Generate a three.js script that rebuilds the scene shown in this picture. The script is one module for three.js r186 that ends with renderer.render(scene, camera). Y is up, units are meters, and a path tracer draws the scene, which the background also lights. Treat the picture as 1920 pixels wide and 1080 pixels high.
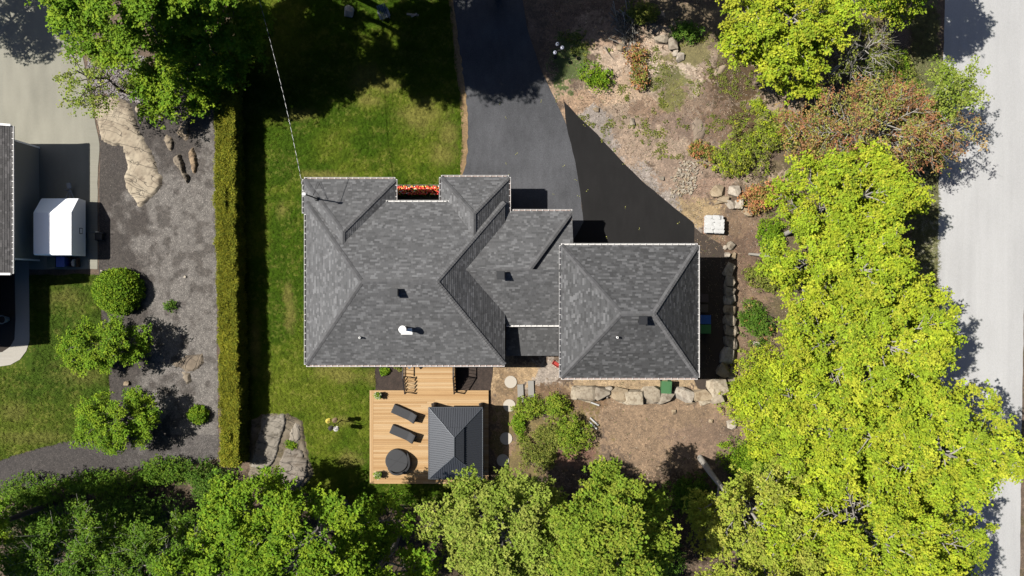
import * as THREE from 'three';
import { Sky } from 'three/addons/objects/Sky.js';
import { mergeGeometries } from 'three/addons/utils/BufferGeometryUtils.js';
import { ConvexGeometry } from 'three/addons/geometries/ConvexGeometry.js';

// ---------------------------------------------------------------- camera, sky, sun, exposure
const scene = new THREE.Scene();
const HEIGHT = 53, FOCAL = 1272;                       // drone height (m), focal length in photograph pixels
const camera = new THREE.PerspectiveCamera(2 * Math.atan(540 / FOCAL) * 180 / Math.PI, 16 / 9, 0.5, 1500);
camera.position.set(0, HEIGHT, 0);
camera.up.set(0, 0, -1);
camera.lookAt(0, 0, 0);
const sunDir = new THREE.Vector3(-0.80, 1, -0.13).normalize();
const sky = new Sky();
sky.name = 'sky'; sky.userData.kind = 'structure';
sky.scale.setScalar(1200);
sky.material.uniforms.sunPosition.value.copy(sunDir);
sky.material.uniforms.turbidity.value = 1.6;
sky.material.uniforms.rayleigh.value = 0.5;
sky.material.uniforms.mieCoefficient.value = 0.002;
scene.add(sky);
scene.environmentIntensity = 0.1;
const sun = new THREE.DirectionalLight(new THREE.Color(1, 0.955, 0.88), 5);
sun.position.copy(sunDir).multiplyScalar(90);
sun.castShadow = true; sun.shadow.mapSize.set(4096, 4096);
Object.assign(sun.shadow.camera, { left: -60, right: 60, top: 45, bottom: -45, near: 1, far: 220 });
scene.add(sun, sun.target);
const renderer = new THREE.WebGLRenderer({ antialias: true });
renderer.setSize(1024, 576);
renderer.toneMapping = THREE.LinearToneMapping;
renderer.toneMappingExposure = 2.15;
renderer.shadowMap.enabled = true;

// ---------------------------------------------------------------- helpers
const V = (x, y, z) => new THREE.Vector3(x, y, z);
// survey of the site: plan position (metres) of a point at height y, read off the aerial photograph
const at = (px, py, y = 0) => [(px - 960) * (HEIGHT - y) / FOCAL, (py - 540) * (HEIGHT - y) / FOCAL];
const P = (px, py, y = 0) => { const [x, z] = at(px, py, y); return V(x, y, z); };
function rngOf(seed) { let a = seed * 2654435761 >>> 0; return () => { a = a + 0x6D2B79F5 | 0; let t = Math.imul(a ^ a >>> 15, 1 | a); t = t + Math.imul(t ^ t >>> 7, 61 | t) ^ t; return ((t ^ t >>> 14) >>> 0) / 4294967296; }; }
const lerp = (a, b, t) => a + (b - a) * t, clamp = (x, a = 0, b = 1) => x < a ? a : x > b ? b : x;
const sstep = (a, b, x) => { const t = clamp((x - a) / (b - a)); return t * t * (3 - 2 * t); };
const HT = new Float32Array(65536); { const r = rngOf(77); for (let i = 0; i < 65536; i++) HT[i] = r(); }
const hsh = (i, j) => HT[((i * 374761 + j * 668265) ^ (i * 7919 >> 3)) & 65535];
function vnoise(x, y) {
  const i = Math.floor(x), j = Math.floor(y); let u = x - i, v = y - j; u = u * u * (3 - 2 * u); v = v * v * (3 - 2 * v);
  const a = hsh(i, j), b = hsh(i + 1, j), c = hsh(i, j + 1), d = hsh(i + 1, j + 1);
  return a + (b - a) * u + (c - a) * v + (a - b - c + d) * u * v;
}
function fbm(x, y, o = 4) { let s = 0, a = 0.5, n = 0; for (let k = 0; k < o; k++) { s += a * vnoise(x, y); n += a; a *= 0.5; x = x * 2.03 + 17.3; y = y * 2.03 + 9.1; } return s / n; }
const s2l = c => { c /= 255; return c <= 0.04045 ? c / 12.92 : ((c + 0.055) / 1.055) ** 2.4; };
const l2s = c => 255 * (c <= 0.0031308 ? 12.92 * c : 1.055 * c ** (1 / 2.4) - 0.055);
const GAIN = 2.65;                                      // sunlit level ground: picture value / base colour, used to read base colours off the photograph
const base = (r, g, b) => [s2l(r) / GAIN, s2l(g) / GAIN, s2l(b) / GAIN];      // linear base colour
const col = (r, g, b) => new THREE.Color().setRGB(...base(r, g, b));
const mat = (r, g, b, o = {}) => new THREE.MeshStandardMaterial({ color: col(r, g, b), roughness: 0.85, ...o });
const names = {};
const numbered = n => { const k = names[n] = (names[n] ?? -1) + 1; return k ? n + '_' + String(k).padStart(3, '0') : n; };
function shade(o) { o.castShadow = o.receiveShadow = true; return o; }
function thing(name, label, category, pos = [0, 0, 0], ry = 0, group) {
  const o = new THREE.Group(); o.name = numbered(name); o.position.set(...pos); o.rotation.y = ry;
  o.userData = { label, category }; if (group) o.userData.group = group; scene.add(o); return o;
}
function part(name, geo, material, parent, pos, rot) {
  const m = shade(new THREE.Mesh(geo, material)); m.name = name; if (pos) m.position.set(...pos); if (rot) m.rotation.set(...rot); parent.add(m); return m;
}
function single(name, label, category, geo, material, group) {
  const m = part(numbered(name), geo, material, scene); m.userData = { label, category }; if (group) m.userData.group = group; return m;
}
const UB = new THREE.BoxGeometry(1, 1, 1);
function box(name, w, h, d, x, y, z, material, parent, rot) { const m = part(name, UB, material, parent, [x, y, z], rot); m.scale.set(w, h, d); return m; }
function bx(w, h, d, x, y, z, ry = 0, rx = 0, rz = 0) { const g = new THREE.BoxGeometry(w, h, d); g.applyMatrix4(new THREE.Matrix4().makeRotationFromEuler(new THREE.Euler(rx, ry, rz))); g.translate(x, y, z); return g; }
function cyl(r0, r1, h, x, y, z, n = 16) { const g = new THREE.CylinderGeometry(r1, r0, h, n); g.translate(x, y + h / 2, z); return g; }
function tube(pts, r0, r1 = r0, n = 6) {               // tapered tube along a polyline
  const pos = [], nor = [], idx = [], m = pts.length; const d = V(), a = V(), b = V(), up = V(0, 1, 0);
  for (let i = 0; i < m; i++) {
    d.subVectors(pts[Math.min(i + 1, m - 1)], pts[Math.max(i - 1, 0)]).normalize();
    a.crossVectors(d, Math.abs(d.y) > 0.9 ? V(1, 0, 0) : up).normalize(); b.crossVectors(d, a);
    const r = lerp(r0, r1, i / (m - 1));
    for (let k = 0; k < n; k++) { const t = k / n * 6.2832, c = Math.cos(t), s = Math.sin(t), x = a.x * c + b.x * s, y = a.y * c + b.y * s, z = a.z * c + b.z * s; pos.push(pts[i].x + x * r, pts[i].y + y * r, pts[i].z + z * r); nor.push(x, y, z); }
    if (i) for (let k = 0; k < n; k++) { const p = (i - 1) * n + k, q = (i - 1) * n + (k + 1) % n; idx.push(p, q, p + n, q, q + n, p + n); }
  }
  const g = new THREE.BufferGeometry(); g.setAttribute('position', new THREE.Float32BufferAttribute(pos, 3)); g.setAttribute('normal', new THREE.Float32BufferAttribute(nor, 3));
  g.setAttribute('uv', new THREE.Float32BufferAttribute(new Float32Array(pos.length / 3 * 2), 2)); g.setIndex(idx); return g;
}
// texture computed from a function of position that returns a linear base colour
function colourMap(w, h, fn, wrap = THREE.ClampToEdgeWrapping) {
  const d = new Uint8Array(w * h * 4);
  for (let j = 0; j < h; j++) for (let i = 0; i < w; i++) { const c = fn((i + 0.5) / w, (j + 0.5) / h), k = (j * w + i) * 4; d[k] = l2s(clamp(c[0])); d[k + 1] = l2s(clamp(c[1])); d[k + 2] = l2s(clamp(c[2])); d[k + 3] = 255; }
  const t = new THREE.DataTexture(d, w, h); t.colorSpace = THREE.SRGBColorSpace; t.magFilter = THREE.LinearFilter; t.minFilter = THREE.LinearFilter; t.wrapS = t.wrapT = wrap; t.needsUpdate = true; return t;
}
const mixc = (a, b, t) => [lerp(a[0], b[0], t), lerp(a[1], b[1], t), lerp(a[2], b[2], t)];
const mulc = (a, k) => [a[0] * k, a[1] * k, a[2] * k];
function inside(poly, x, z) { let r = false; for (let i = 0, j = poly.length - 1; i < poly.length; j = i++) { const [xi, zi] = poly[i], [xj, zj] = poly[j]; if (zi > z !== zj > z && x < (xj - xi) * (z - zi) / (zj - zi) + xi) r = !r; } return r; }
function edgeDist(poly, x, z) { let m = 1e9; for (let i = 0, j = poly.length - 1; i < poly.length; j = i++) { const ax = poly[j][0], az = poly[j][1], dx = poly[i][0] - ax, dz = poly[i][1] - az; const t = clamp(((x - ax) * dx + (z - az) * dz) / (dx * dx + dz * dz || 1)); m = Math.min(m, Math.hypot(x - ax - dx * t, z - az - dz * t)); } return inside(poly, x, z) ? m : -m; }
function wobble(poly, step, amp, seed, close = true) { // subdivide an outline and roughen it
  const out = [], n = poly.length, r = rngOf(seed);
  for (let i = 0; i < n; i++) {
    const a = poly[i], b = poly[(i + 1) % n]; if (!close && i === n - 1) { out.push(a); break; }
    const L = Math.hypot(b[0] - a[0], b[1] - a[1]), k = Math.max(1, Math.round(L / step)), nx = -(b[1] - a[1]) / L, nz = (b[0] - a[0]) / L;
    for (let q = 0; q < k; q++) { const t = q / k, w = (vnoise((a[0] + b[0] * t) * 1.7 + seed, (a[1] + b[1] * t) * 1.7 + q * 0.7) - 0.5 + (r() - 0.5) * 0.6) * 2 * amp * (q ? 1 : 0.4); out.push([lerp(a[0], b[0], t) + nx * w, lerp(a[1], b[1], t) + nz * w]); }
  }
  return out;
}
function sheetGeo(poly, y, u = [0, 0, 1, 1]) {          // level sheet; uv runs over the rectangle u = [x0, z0, width, depth]
  const c = poly.map(p => new THREE.Vector2(p[0], p[1])), tri = THREE.ShapeUtils.triangulateShape(c, []);
  const pos = [], nor = [], uv = [], idx = [];
  for (const p of poly) { pos.push(p[0], y, p[1]); nor.push(0, 1, 0); uv.push((p[0] - u[0]) / u[2], (p[1] - u[1]) / u[3]); }
  for (const [a, b, d] of tri) { const s = (poly[b][0] - poly[a][0]) * (poly[d][1] - poly[a][1]) - (poly[b][1] - poly[a][1]) * (poly[d][0] - poly[a][0]); s > 0 ? idx.push(a, d, b) : idx.push(a, b, d); }
  const g = new THREE.BufferGeometry(); g.setAttribute('position', new THREE.Float32BufferAttribute(pos, 3)); g.setAttribute('normal', new THREE.Float32BufferAttribute(nor, 3)); g.setAttribute('uv', new THREE.Float32BufferAttribute(uv, 2)); g.setIndex(idx); return g;
}
function ground(name, poly, y, material, u) { const m = part(numbered(name), sheetGeo(poly, y, u), material, scene); m.userData.kind = 'structure'; return m; }
const px = list => list.map(([a, b]) => at(a, b));
function instanced(name, geo, material, list, parent) { // list of [x, y, z, scale, yaw, tilt, colour(linear rgb)]
  const m = new THREE.InstancedMesh(geo, material, list.length), M = new THREE.Matrix4(), q = new THREE.Quaternion(), e = new THREE.Euler(), c = new THREE.Color();
  list.forEach((t, i) => { e.set(t[5], t[4], t[7] ?? 0, 'YXZ'); q.setFromEuler(e); const s = t[3]; M.compose(V(t[0], t[1], t[2]), q, Array.isArray(s) ? V(...s) : V(s, s, s)); m.setMatrixAt(i, M); if (t[6]) m.setColorAt(i, c.setRGB(...t[6])); });
  m.name = name; m.userData.kind = 'stuff'; shade(m); (parent ?? scene).add(m); return m;
}
const gauss = r => (r() + r() + r() - 1.5) * 1.15;

// ---------------------------------------------------------------- terrain and paving
const blob = (L, x, y) => {                             // blend soil patches given as [x, y, rx, ry, colour]
  let c = L[0]; const w = (fbm(x * 0.045, y * 0.045, 5) - 0.5) * 1.9, w2 = (vnoise(x * 0.35, y * 0.35) - 0.5) * 0.6;
  for (let i = 1; i < L.length; i++) { const [cx, cy, rx, ry, k] = L[i], d = Math.hypot((x - cx) / rx, (y - cy) / ry); if (d < 2) { const t = sstep(1.2, 0.85, d + w + w2); if (t > 0) c = mixc(c, k, t); } }
  return c;
};
const lin = (a, b, n, r, k) => Array.from({ length: n }, (_, i) => [lerp(a[0], b[0], i / (n - 1)), lerp(a[1], b[1], i / (n - 1)), r, r, k]);
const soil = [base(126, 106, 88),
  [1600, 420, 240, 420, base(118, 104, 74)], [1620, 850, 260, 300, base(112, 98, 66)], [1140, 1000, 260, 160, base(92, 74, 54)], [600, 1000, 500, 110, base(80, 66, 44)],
  [1260, 190, 220, 190, base(184, 162, 140)], [1120, 40, 130, 70, base(150, 124, 104)], [1300, 50, 110, 60, base(140, 122, 96)],
  [1340, 215, 62, 78, base(138, 112, 90)], [1372, 155, 42, 56, base(98, 77, 48)], [1390, 230, 30, 50, base(104, 80, 46)], [1250, 228, 66, 40, base(156, 132, 114)], [1290, 180, 40, 34, base(162, 138, 116)], [1205, 205, 36, 26, base(164, 136, 112)],
  [1150, 120, 50, 58, base(220, 195, 170)], [1242, 116, 66, 54, base(226, 205, 182)], [1150, 165, 60, 40, base(212, 183, 154)], [1210, 82, 76, 38, base(212, 188, 164)], [1140, 60, 62, 34, base(196, 166, 141)],
  [1090, 195, 44, 30, base(196, 164, 134)], [1052, 150, 26, 26, base(206, 176, 146)],
  [1072, 120, 40, 44, base(96, 112, 52)], [1250, 150, 42, 22, base(132, 130, 76)], [1262, 178, 22, 26, base(136, 132, 72)], [1300, 95, 44, 24, base(150, 140, 92)],
  ...lin([1120, 235], [1290, 425], 9, 30, base(178, 166, 156)), ...lin([1180, 250], [1300, 330], 5, 34, base(186, 162, 140)),
  [1290, 330, 50, 42, base(176, 152, 132)], [1318, 395, 48, 34, base(190, 164, 124)], [1330, 350, 40, 26, base(170, 142, 122)], [1392, 430, 60, 40, base(152, 126, 100)], [1400, 560, 40, 150, base(150, 124, 100)], [1400, 480, 40, 50, base(132, 106, 86)],
  [1220, 790, 190, 84, base(168, 141, 113)], [1090, 742, 46, 30, base(150, 120, 90)], [1190, 720, 130, 20, base(206, 178, 140)], [1330, 830, 60, 40, base(156, 130, 108)],
  [938, 706, 30, 44, base(208, 178, 138)], [936, 770, 24, 34, base(150, 122, 94)], [1010, 704, 46, 28, base(188, 174, 160)], [975, 700, 30, 22, base(200, 170, 130)], [1030, 740, 30, 24, base(140, 112, 84)],
  [950, 740, 26, 60, base(168, 140, 106)], [948, 830, 24, 50, base(170, 138, 108)], [1030, 820, 90, 60, base(140, 122, 76)], [1060, 850, 40, 30, base(150, 112, 92)],
  [1425, 640, 26, 60, base(146, 126, 88)], [1740, 200, 26, 240, base(112, 118, 72)], [1738, 620, 24, 300, base(168, 166, 132)], [1742, 470, 18, 60, base(178, 174, 150)],
];
const SX = -42, SZ = -25, SW = 84, SD = 50;
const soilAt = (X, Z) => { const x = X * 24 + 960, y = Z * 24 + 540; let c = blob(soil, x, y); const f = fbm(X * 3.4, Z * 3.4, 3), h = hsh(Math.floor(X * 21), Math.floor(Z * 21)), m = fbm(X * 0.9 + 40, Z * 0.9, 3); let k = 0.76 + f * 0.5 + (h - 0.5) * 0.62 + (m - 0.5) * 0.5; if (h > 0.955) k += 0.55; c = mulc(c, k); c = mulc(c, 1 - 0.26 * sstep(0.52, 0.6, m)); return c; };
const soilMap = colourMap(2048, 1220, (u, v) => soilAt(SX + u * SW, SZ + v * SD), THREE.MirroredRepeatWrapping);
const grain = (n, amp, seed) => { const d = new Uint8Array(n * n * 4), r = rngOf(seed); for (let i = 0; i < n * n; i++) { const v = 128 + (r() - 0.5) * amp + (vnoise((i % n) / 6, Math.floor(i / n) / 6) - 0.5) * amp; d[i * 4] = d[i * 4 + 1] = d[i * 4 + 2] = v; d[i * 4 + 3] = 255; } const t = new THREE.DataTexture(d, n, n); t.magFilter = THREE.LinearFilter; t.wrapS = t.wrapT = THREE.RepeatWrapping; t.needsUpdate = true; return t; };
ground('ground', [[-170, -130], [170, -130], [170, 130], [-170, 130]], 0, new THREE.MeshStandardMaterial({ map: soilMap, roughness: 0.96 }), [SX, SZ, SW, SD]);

// lawns
const lawnSpots = [0, [690, 150, 40, 26], [720, 160, 30, 18], [790, 215, 44, 30], [840, 250, 20, 26], [560, 215, 40, 12], [690, 190, 30, 14], [830, 290, 26, 22], [545, 590, 12, 30], [540, 550, 10, 22], [640, 700, 46, 18], [700, 705, 18, 16], [530, 395, 12, 16], [480, 640, 10, 60], [610, 330, 50, 9], [655, 860, 24, 14], [640, 790, 20, 10], [120, 560, 40, 20], [150, 700, 50, 22], [60, 820, 70, 14], [30, 770, 30, 20]].slice(1);
const lawnAt = (X, Z) => {
  const x = X * 24 + 960, y = Z * 24 + 540; const a = fbm(X * 0.28 + 5, Z * 0.28 + 3, 3), b = fbm(X * 1.3, Z * 1.7 + 8, 3), h = hsh(Math.floor(X * 30), Math.floor(Z * 30)), f = vnoise(X * 9, Z * 9);
  let c = mixc(base(72, 100, 14), base(114, 129, 36), clamp((a - 0.5) * 2.4 + 0.42 + (b - 0.5) * 1.1)); let s = 0;
  for (const [cx, cy, rx, ry] of lawnSpots) { const d = Math.hypot((x - cx) / rx, (y - cy) / ry); if (d < 1.8) s = Math.max(s, sstep(1.4, 0.2, d + (b - 0.5) * 1.6 + (f - 0.5) * 0.5)); }
  c = mixc(c, base(156, 146, 80), s * 0.62); if (x < 420) c = mixc(c, base(76, 96, 34), 0.45);
  if (f > 0.66 && b > 0.5) c = mixc(c, base(150, 140, 78), 0.3);
  return mulc(c, 0.76 + f * 0.5 + (h - 0.5) * 0.42 + Math.sin(Z * 5.6 + b * 3) * 0.035);
};
const LX = -20.6, LZ = -24, LW = 19, LD = 42;
const lawnMat = new THREE.MeshPhysicalMaterial({ specularIntensity: 0.2, map: colourMap(900, 1990, (u, v) => lawnAt(LX + u * LW, LZ + v * LD)), roughness: 0.95, bumpMap: grain(256, 220, 3), bumpScale: 0.02 });
lawnMat.bumpMap.repeat.set(9, 20);
const lawnPoly = wobble(px([[448, -30], [842, -30], [850, 60], [856, 130], [864, 180], [866, 250], [864, 300], [866, 335], [880, 360], [880, 420], [600, 420], [600, 665], [705, 670], [705, 730], [694, 734], [694, 905], [920, 905], [930, 935], [700, 950], [560, 920], [585, 880], [575, 835], [568, 795], [540, 778], [490, 776], [470, 800], [462, 870], [450, 600]]), 0.5, 0.09, 4);
ground('lawn', lawnPoly, 0.02, lawnMat, [LX, LZ, LW, LD]);
const lawn2Poly = wobble(px([[-80, 515], [185, 515], [190, 600], [204, 690], [205, 760], [180, 815], [80, 838], [0, 862], [-80, 880]]), 0.5, 0.08, 5);
ground('lawn', lawn2Poly, 0.016, new THREE.MeshPhysicalMaterial({ specularIntensity: 0.2, map: colourMap(560, 760, (u, v) => lawnAt(-44 + u * 13, -2 + v * 17)), roughness: 0.95 }), [-44, -2, 13, 17]);

// driveway: older asphalt, newer darker asphalt, their edges
const asphaltMap = (r, g, b, amp, seed, big) => colourMap(768, 1024, (u, v) => { const X = u * 16, Z = v * 21; const h = hsh(Math.floor(X * 46) + seed, Math.floor(Z * 46)); const f = fbm(X * 0.5 + seed, Z * 0.5, 4); return mulc(base(r, g, b), 1 + (h - 0.5) * amp + (f - 0.5) * big + (fbm(X * 4, Z * 1.2 + seed, 2) - 0.5) * 0.22); });
const oldDrive = px([[844, -30], [975, -30], [990, 60], [1014, 130], [1040, 185], [1062, 235], [1078, 300], [1088, 360], [1094, 416], [1084, 470], [850, 470], [858, 345], [869, 320], [875, 285], [876, 215], [868, 150], [858, 80]]);
ground('driveway', wobble(oldDrive, 0.6, 0.03, 8), 0.028, new THREE.MeshPhysicalMaterial({ specularIntensity: 0.35, map: asphaltMap(101, 102, 106, 0.6, 3, 0.6), roughness: 0.92 }), [-5.5, -24, 16, 21]);
const newDrive = px([[1057, 190], [1092, 226], [1120, 252], [1160, 296], [1200, 336], [1250, 378], [1300, 418], [1302, 424], [1302, 480], [1060, 480], [1094, 416], [1088, 360], [1078, 300], [1062, 235]]);
ground('driveway', wobble(newDrive, 0.7, 0.03, 9), 0.034, new THREE.MeshPhysicalMaterial({ specularIntensity: 0.3, map: asphaltMap(44, 43, 43, 0.3, 40, 0.32), roughness: 0.9 }), [3, -16, 16, 21]);
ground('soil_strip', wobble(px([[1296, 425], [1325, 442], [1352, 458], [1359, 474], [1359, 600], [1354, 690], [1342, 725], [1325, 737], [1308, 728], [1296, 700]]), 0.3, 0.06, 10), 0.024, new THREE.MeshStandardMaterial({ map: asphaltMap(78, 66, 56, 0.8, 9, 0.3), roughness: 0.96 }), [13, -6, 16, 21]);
// strip of dead grass and leaves beside the driveway
const straw = new THREE.MeshStandardMaterial({ roughness: 0.96, map: colourMap(128, 1024, (u, v) => { const h = hsh(Math.floor(u * 60), Math.floor(v * 640)), f = fbm(u * 8, v * 70, 3); return mulc(mixc(base(188, 156, 112), base(150, 122, 84), f), 0.7 + h * 0.6); }) });
ground('verge', wobble(px([[838, -30], [846, -30], [860, 80], [870, 150], [878, 215], [877, 285], [871, 320], [862, 342], [864, 300], [866, 250], [862, 180], [853, 130], [848, 60]]), 0.3, 0.07, 12), 0.032, straw, [-5.5, -24, 3, 20]);
// road on the right
const roadMap = colourMap(512, 1024, (u, v) => { const X = u * 8, Z = v * 56; const h = hsh(Math.floor(X * 34), Math.floor(Z * 34)); return mulc(base(216, 216, 215), 0.97 + (h - 0.5) * 0.14 + (fbm(X * 2.2, Z * 0.12, 3) - 0.5) * 0.16 + (fbm(X * 0.6, Z * 0.4 + 6, 3) - 0.5) * 0.12); });
ground('road', wobble(px([[1773, -60], [1768, 130], [1760, 330], [1757, 540], [1756, 700], [1752, 900], [1750, 1140], [1911, 1140], [1915, 800], [1920, 540], [1930, 200], [1936, -60]]), 0.7, 0.025, 14), 0.03, new THREE.MeshStandardMaterial({ map: roadMap, roughness: 0.88 }), [32.6, -26, 8, 56]);
// neighbour's pale driveway, planting bed of dark bark and gravel, curved concrete path
const paleMap = colourMap(512, 1024, (u, v) => { const X = u * 10, Z = v * 22; const h = hsh(Math.floor(X * 40), Math.floor(Z * 40)); return mulc(base(172, 169, 153), 1.0 + (h - 0.5) * 0.16 + (fbm(X * 1.4, Z * 0.25, 3) - 0.5) * 0.34 + (fbm(X * 0.5, Z * 0.5 + 4, 3) - 0.5) * 0.2); });
ground('neighbour_driveway', wobble(px([[-140, -30], [130, -30], [150, 80], [163, 150], [172, 195], [182, 245], [187, 270], [184, 330], [183, 400], [183, 505], [-140, 505]]), 0.6, 0.03, 15), 0.024, new THREE.MeshStandardMaterial({ map: paleMap, roughness: 0.92 }), [-43, -23, 10, 22]);
const bedAt = (X, Z) => { const x = X * 24 + 960, y = Z * 24 + 540; const f = fbm(X * 0.55 + 3, Z * 0.55, 4), h = hsh(Math.floor(X * 24), Math.floor(Z * 24)), q = fbm(X * 5, Z * 5, 2); const f2 = fbm(X * 1.6, Z * 1.6 + 9, 4); const pale = clamp(sstep(240, 320, x + (f - 0.5) * 200 + (f2 - 0.5) * 120) * sstep(240, 330, y + (f - 0.5) * 200) * (0.62 + sstep(0.3, 0.66, f2) * 0.45)); let c = mixc(base(82, 75, 70), base(138, 132, 126), pale); c = mixc(c, base(92, 85, 79), 0.6 * sstep(0.44, 0.3, f2)); if (y > 815) c = mixc(c, base(78, 73, 72), 0.6); return mulc(c, 0.72 + q * 0.45 + (h - 0.5) * 0.75 + (h > 0.94 ? 0.7 : 0)); };
const bedPoly = wobble(px([[176, 190], [300, 130], [400, 130], [404, 300], [410, 860], [330, 878], [250, 880], [130, 900], [0, 930], [-80, 940], [-80, 872], [0, 862], [80, 838], [180, 815], [208, 790], [205, 690], [192, 600], [185, 500], [186, 400], [188, 270]]), 0.4, 0.06, 16);
ground('planting_bed', bedPoly, 0.012, new THREE.MeshStandardMaterial({ map: colourMap(900, 1400, (u, v) => bedAt(-44 + u * 21.5, -17.5 + v * 34.5)), roughness: 0.97 }), [-44, -17.5, 21.5, 34.5]);
const concrete = new THREE.MeshStandardMaterial({ roughness: 0.9, map: colourMap(256, 256, (u, v) => mulc(base(206, 200, 188), 0.97 + (hsh(Math.floor(u * 200), Math.floor(v * 200)) - 0.5) * 0.1 + (fbm(u * 6, v * 6, 4) - 0.5) * 0.12)) });
ground('garden_path', px([[28, 490], [55, 490], [56, 600], [56, 640], [50, 658], [38, 674], [20, 684], [-20, 690], [-20, 662], [5, 660], [20, 650], [28, 636], [30, 600]]), 0.05, concrete, [-39, -3, 5, 10]);
ground('bark_bed', wobble(px([[-60, 488], [29, 490], [30, 634], [20, 650], [5, 660], [-60, 662]]), 0.5, 0.03, 17), 0.032, mat(64, 54, 46, { roughness: 1 }));
// bark mulch beds beside the back deck
const bark = new THREE.MeshStandardMaterial({ roughness: 1, map: colourMap(300, 128, (u, v) => { const h = hsh(Math.floor(u * 260), Math.floor(v * 90)), f = fbm(u * 40, v * 14, 3); return mulc(base(80, 66, 58), 0.5 + h * 0.75 + (f - 0.5) * 0.7); }) });
ground('bark_bed', wobble(px([[704, 660], [762, 660], [762, 736], [704, 736]]), 0.4, 0.05, 18), 0.026, bark, [-11, 4.5, 10, 4]);
ground('bark_bed', wobble(px([[846, 660], [926, 660], [924, 700], [919, 736], [846, 736]]), 0.4, 0.05, 19), 0.026, bark, [-11, 4.5, 10, 4]);

// ---------------------------------------------------------------- roofs
const shingleMat = new THREE.MeshStandardMaterial({ vertexColors: true, roughness: 0.9 });
const underMat = mat(62, 62, 64), fascia = mat(150, 140, 132), gutterWhite = new THREE.MeshStandardMaterial({ color: new THREE.Color().setRGB(0.42, 0.41, 0.40), roughness: 0.5 }), gutterDirt = mat(206, 186, 178);
const siding = new THREE.MeshStandardMaterial({ color: col(172, 164, 150), roughness: 0.8 }), brickGrey = mat(150, 142, 134), darkMetal = mat(52, 54, 58, { roughness: 0.5, metalness: 0.3 });
const slopes = [];                                      // every roof plane, to leave out shingles that lie buried under another roof
function addSlope(pts) {                                // first two points = eave
  const [A, B] = pts, u = B.clone().sub(A).normalize(), n = u.clone().cross(pts[2].clone().sub(A)).normalize(); if (n.y < 0) n.negate();
  const v = n.clone().cross(u).normalize(); if (v.y < 0) v.negate();
  const s = { pts, A, u, v, n, flat: pts.map(p => { const d = p.clone().sub(A); return [d.dot(u), d.dot(v)]; }), plan: pts.map(p => [p.x, p.z]) }; slopes.push(s); return s;
}
const heightOn = (s, x, z) => s.A.y - (s.n.x * (x - s.A.x) + s.n.z * (z - s.A.z)) / s.n.y;
function span(flat, v) { let lo = 1e9, hi = -1e9; for (let i = 0; i < flat.length; i++) { const [a, b] = flat[i], [c, d] = flat[(i + 1) % flat.length]; if ((b - v) * (d - v) <= 0 && b !== d) { const q = a + (c - a) * (v - b) / (d - b); lo = Math.min(lo, q); hi = Math.max(hi, q); } } return [lo, hi]; }
function tabGeo(list) {
  const pos = [], nor = [], cl = [], idx = [];
  for (const t of list) {
    const q = (p, n, c) => { const k = pos.length / 3; for (const x of p) { pos.push(x.x, x.y, x.z); nor.push(n.x, n.y, n.z); cl.push(...c); } if (p[1].clone().sub(p[0]).cross(p[2].clone().sub(p[0])).dot(n) + p[2].clone().sub(p[0]).cross(p[3].clone().sub(p[0])).dot(n) > 0) idx.push(k, k + 1, k + 2, k, k + 2, k + 3); else idx.push(k, k + 2, k + 1, k, k + 3, k + 2); };
    const [a, b, c, d] = t.p, [a0, b0, c0, d0] = t.q, e = t.c;
    q([a, b, c, d], t.n, t.c); q([a0, b0, b, a], t.f, e); q([b0, c0, c, b], t.r, e); q([d0, a0, a, d], t.l, e);
  }
  const g = new THREE.BufferGeometry(); g.setAttribute('position', new THREE.Float32BufferAttribute(pos, 3)); g.setAttribute('normal', new THREE.Float32BufferAttribute(nor, 3)); g.setAttribute('color', new THREE.Float32BufferAttribute(cl, 3)); g.setAttribute('uv', new THREE.Float32BufferAttribute(new Float32Array(pos.length / 3 * 2), 2)); g.setIndex(idx); return g;
}
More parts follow.
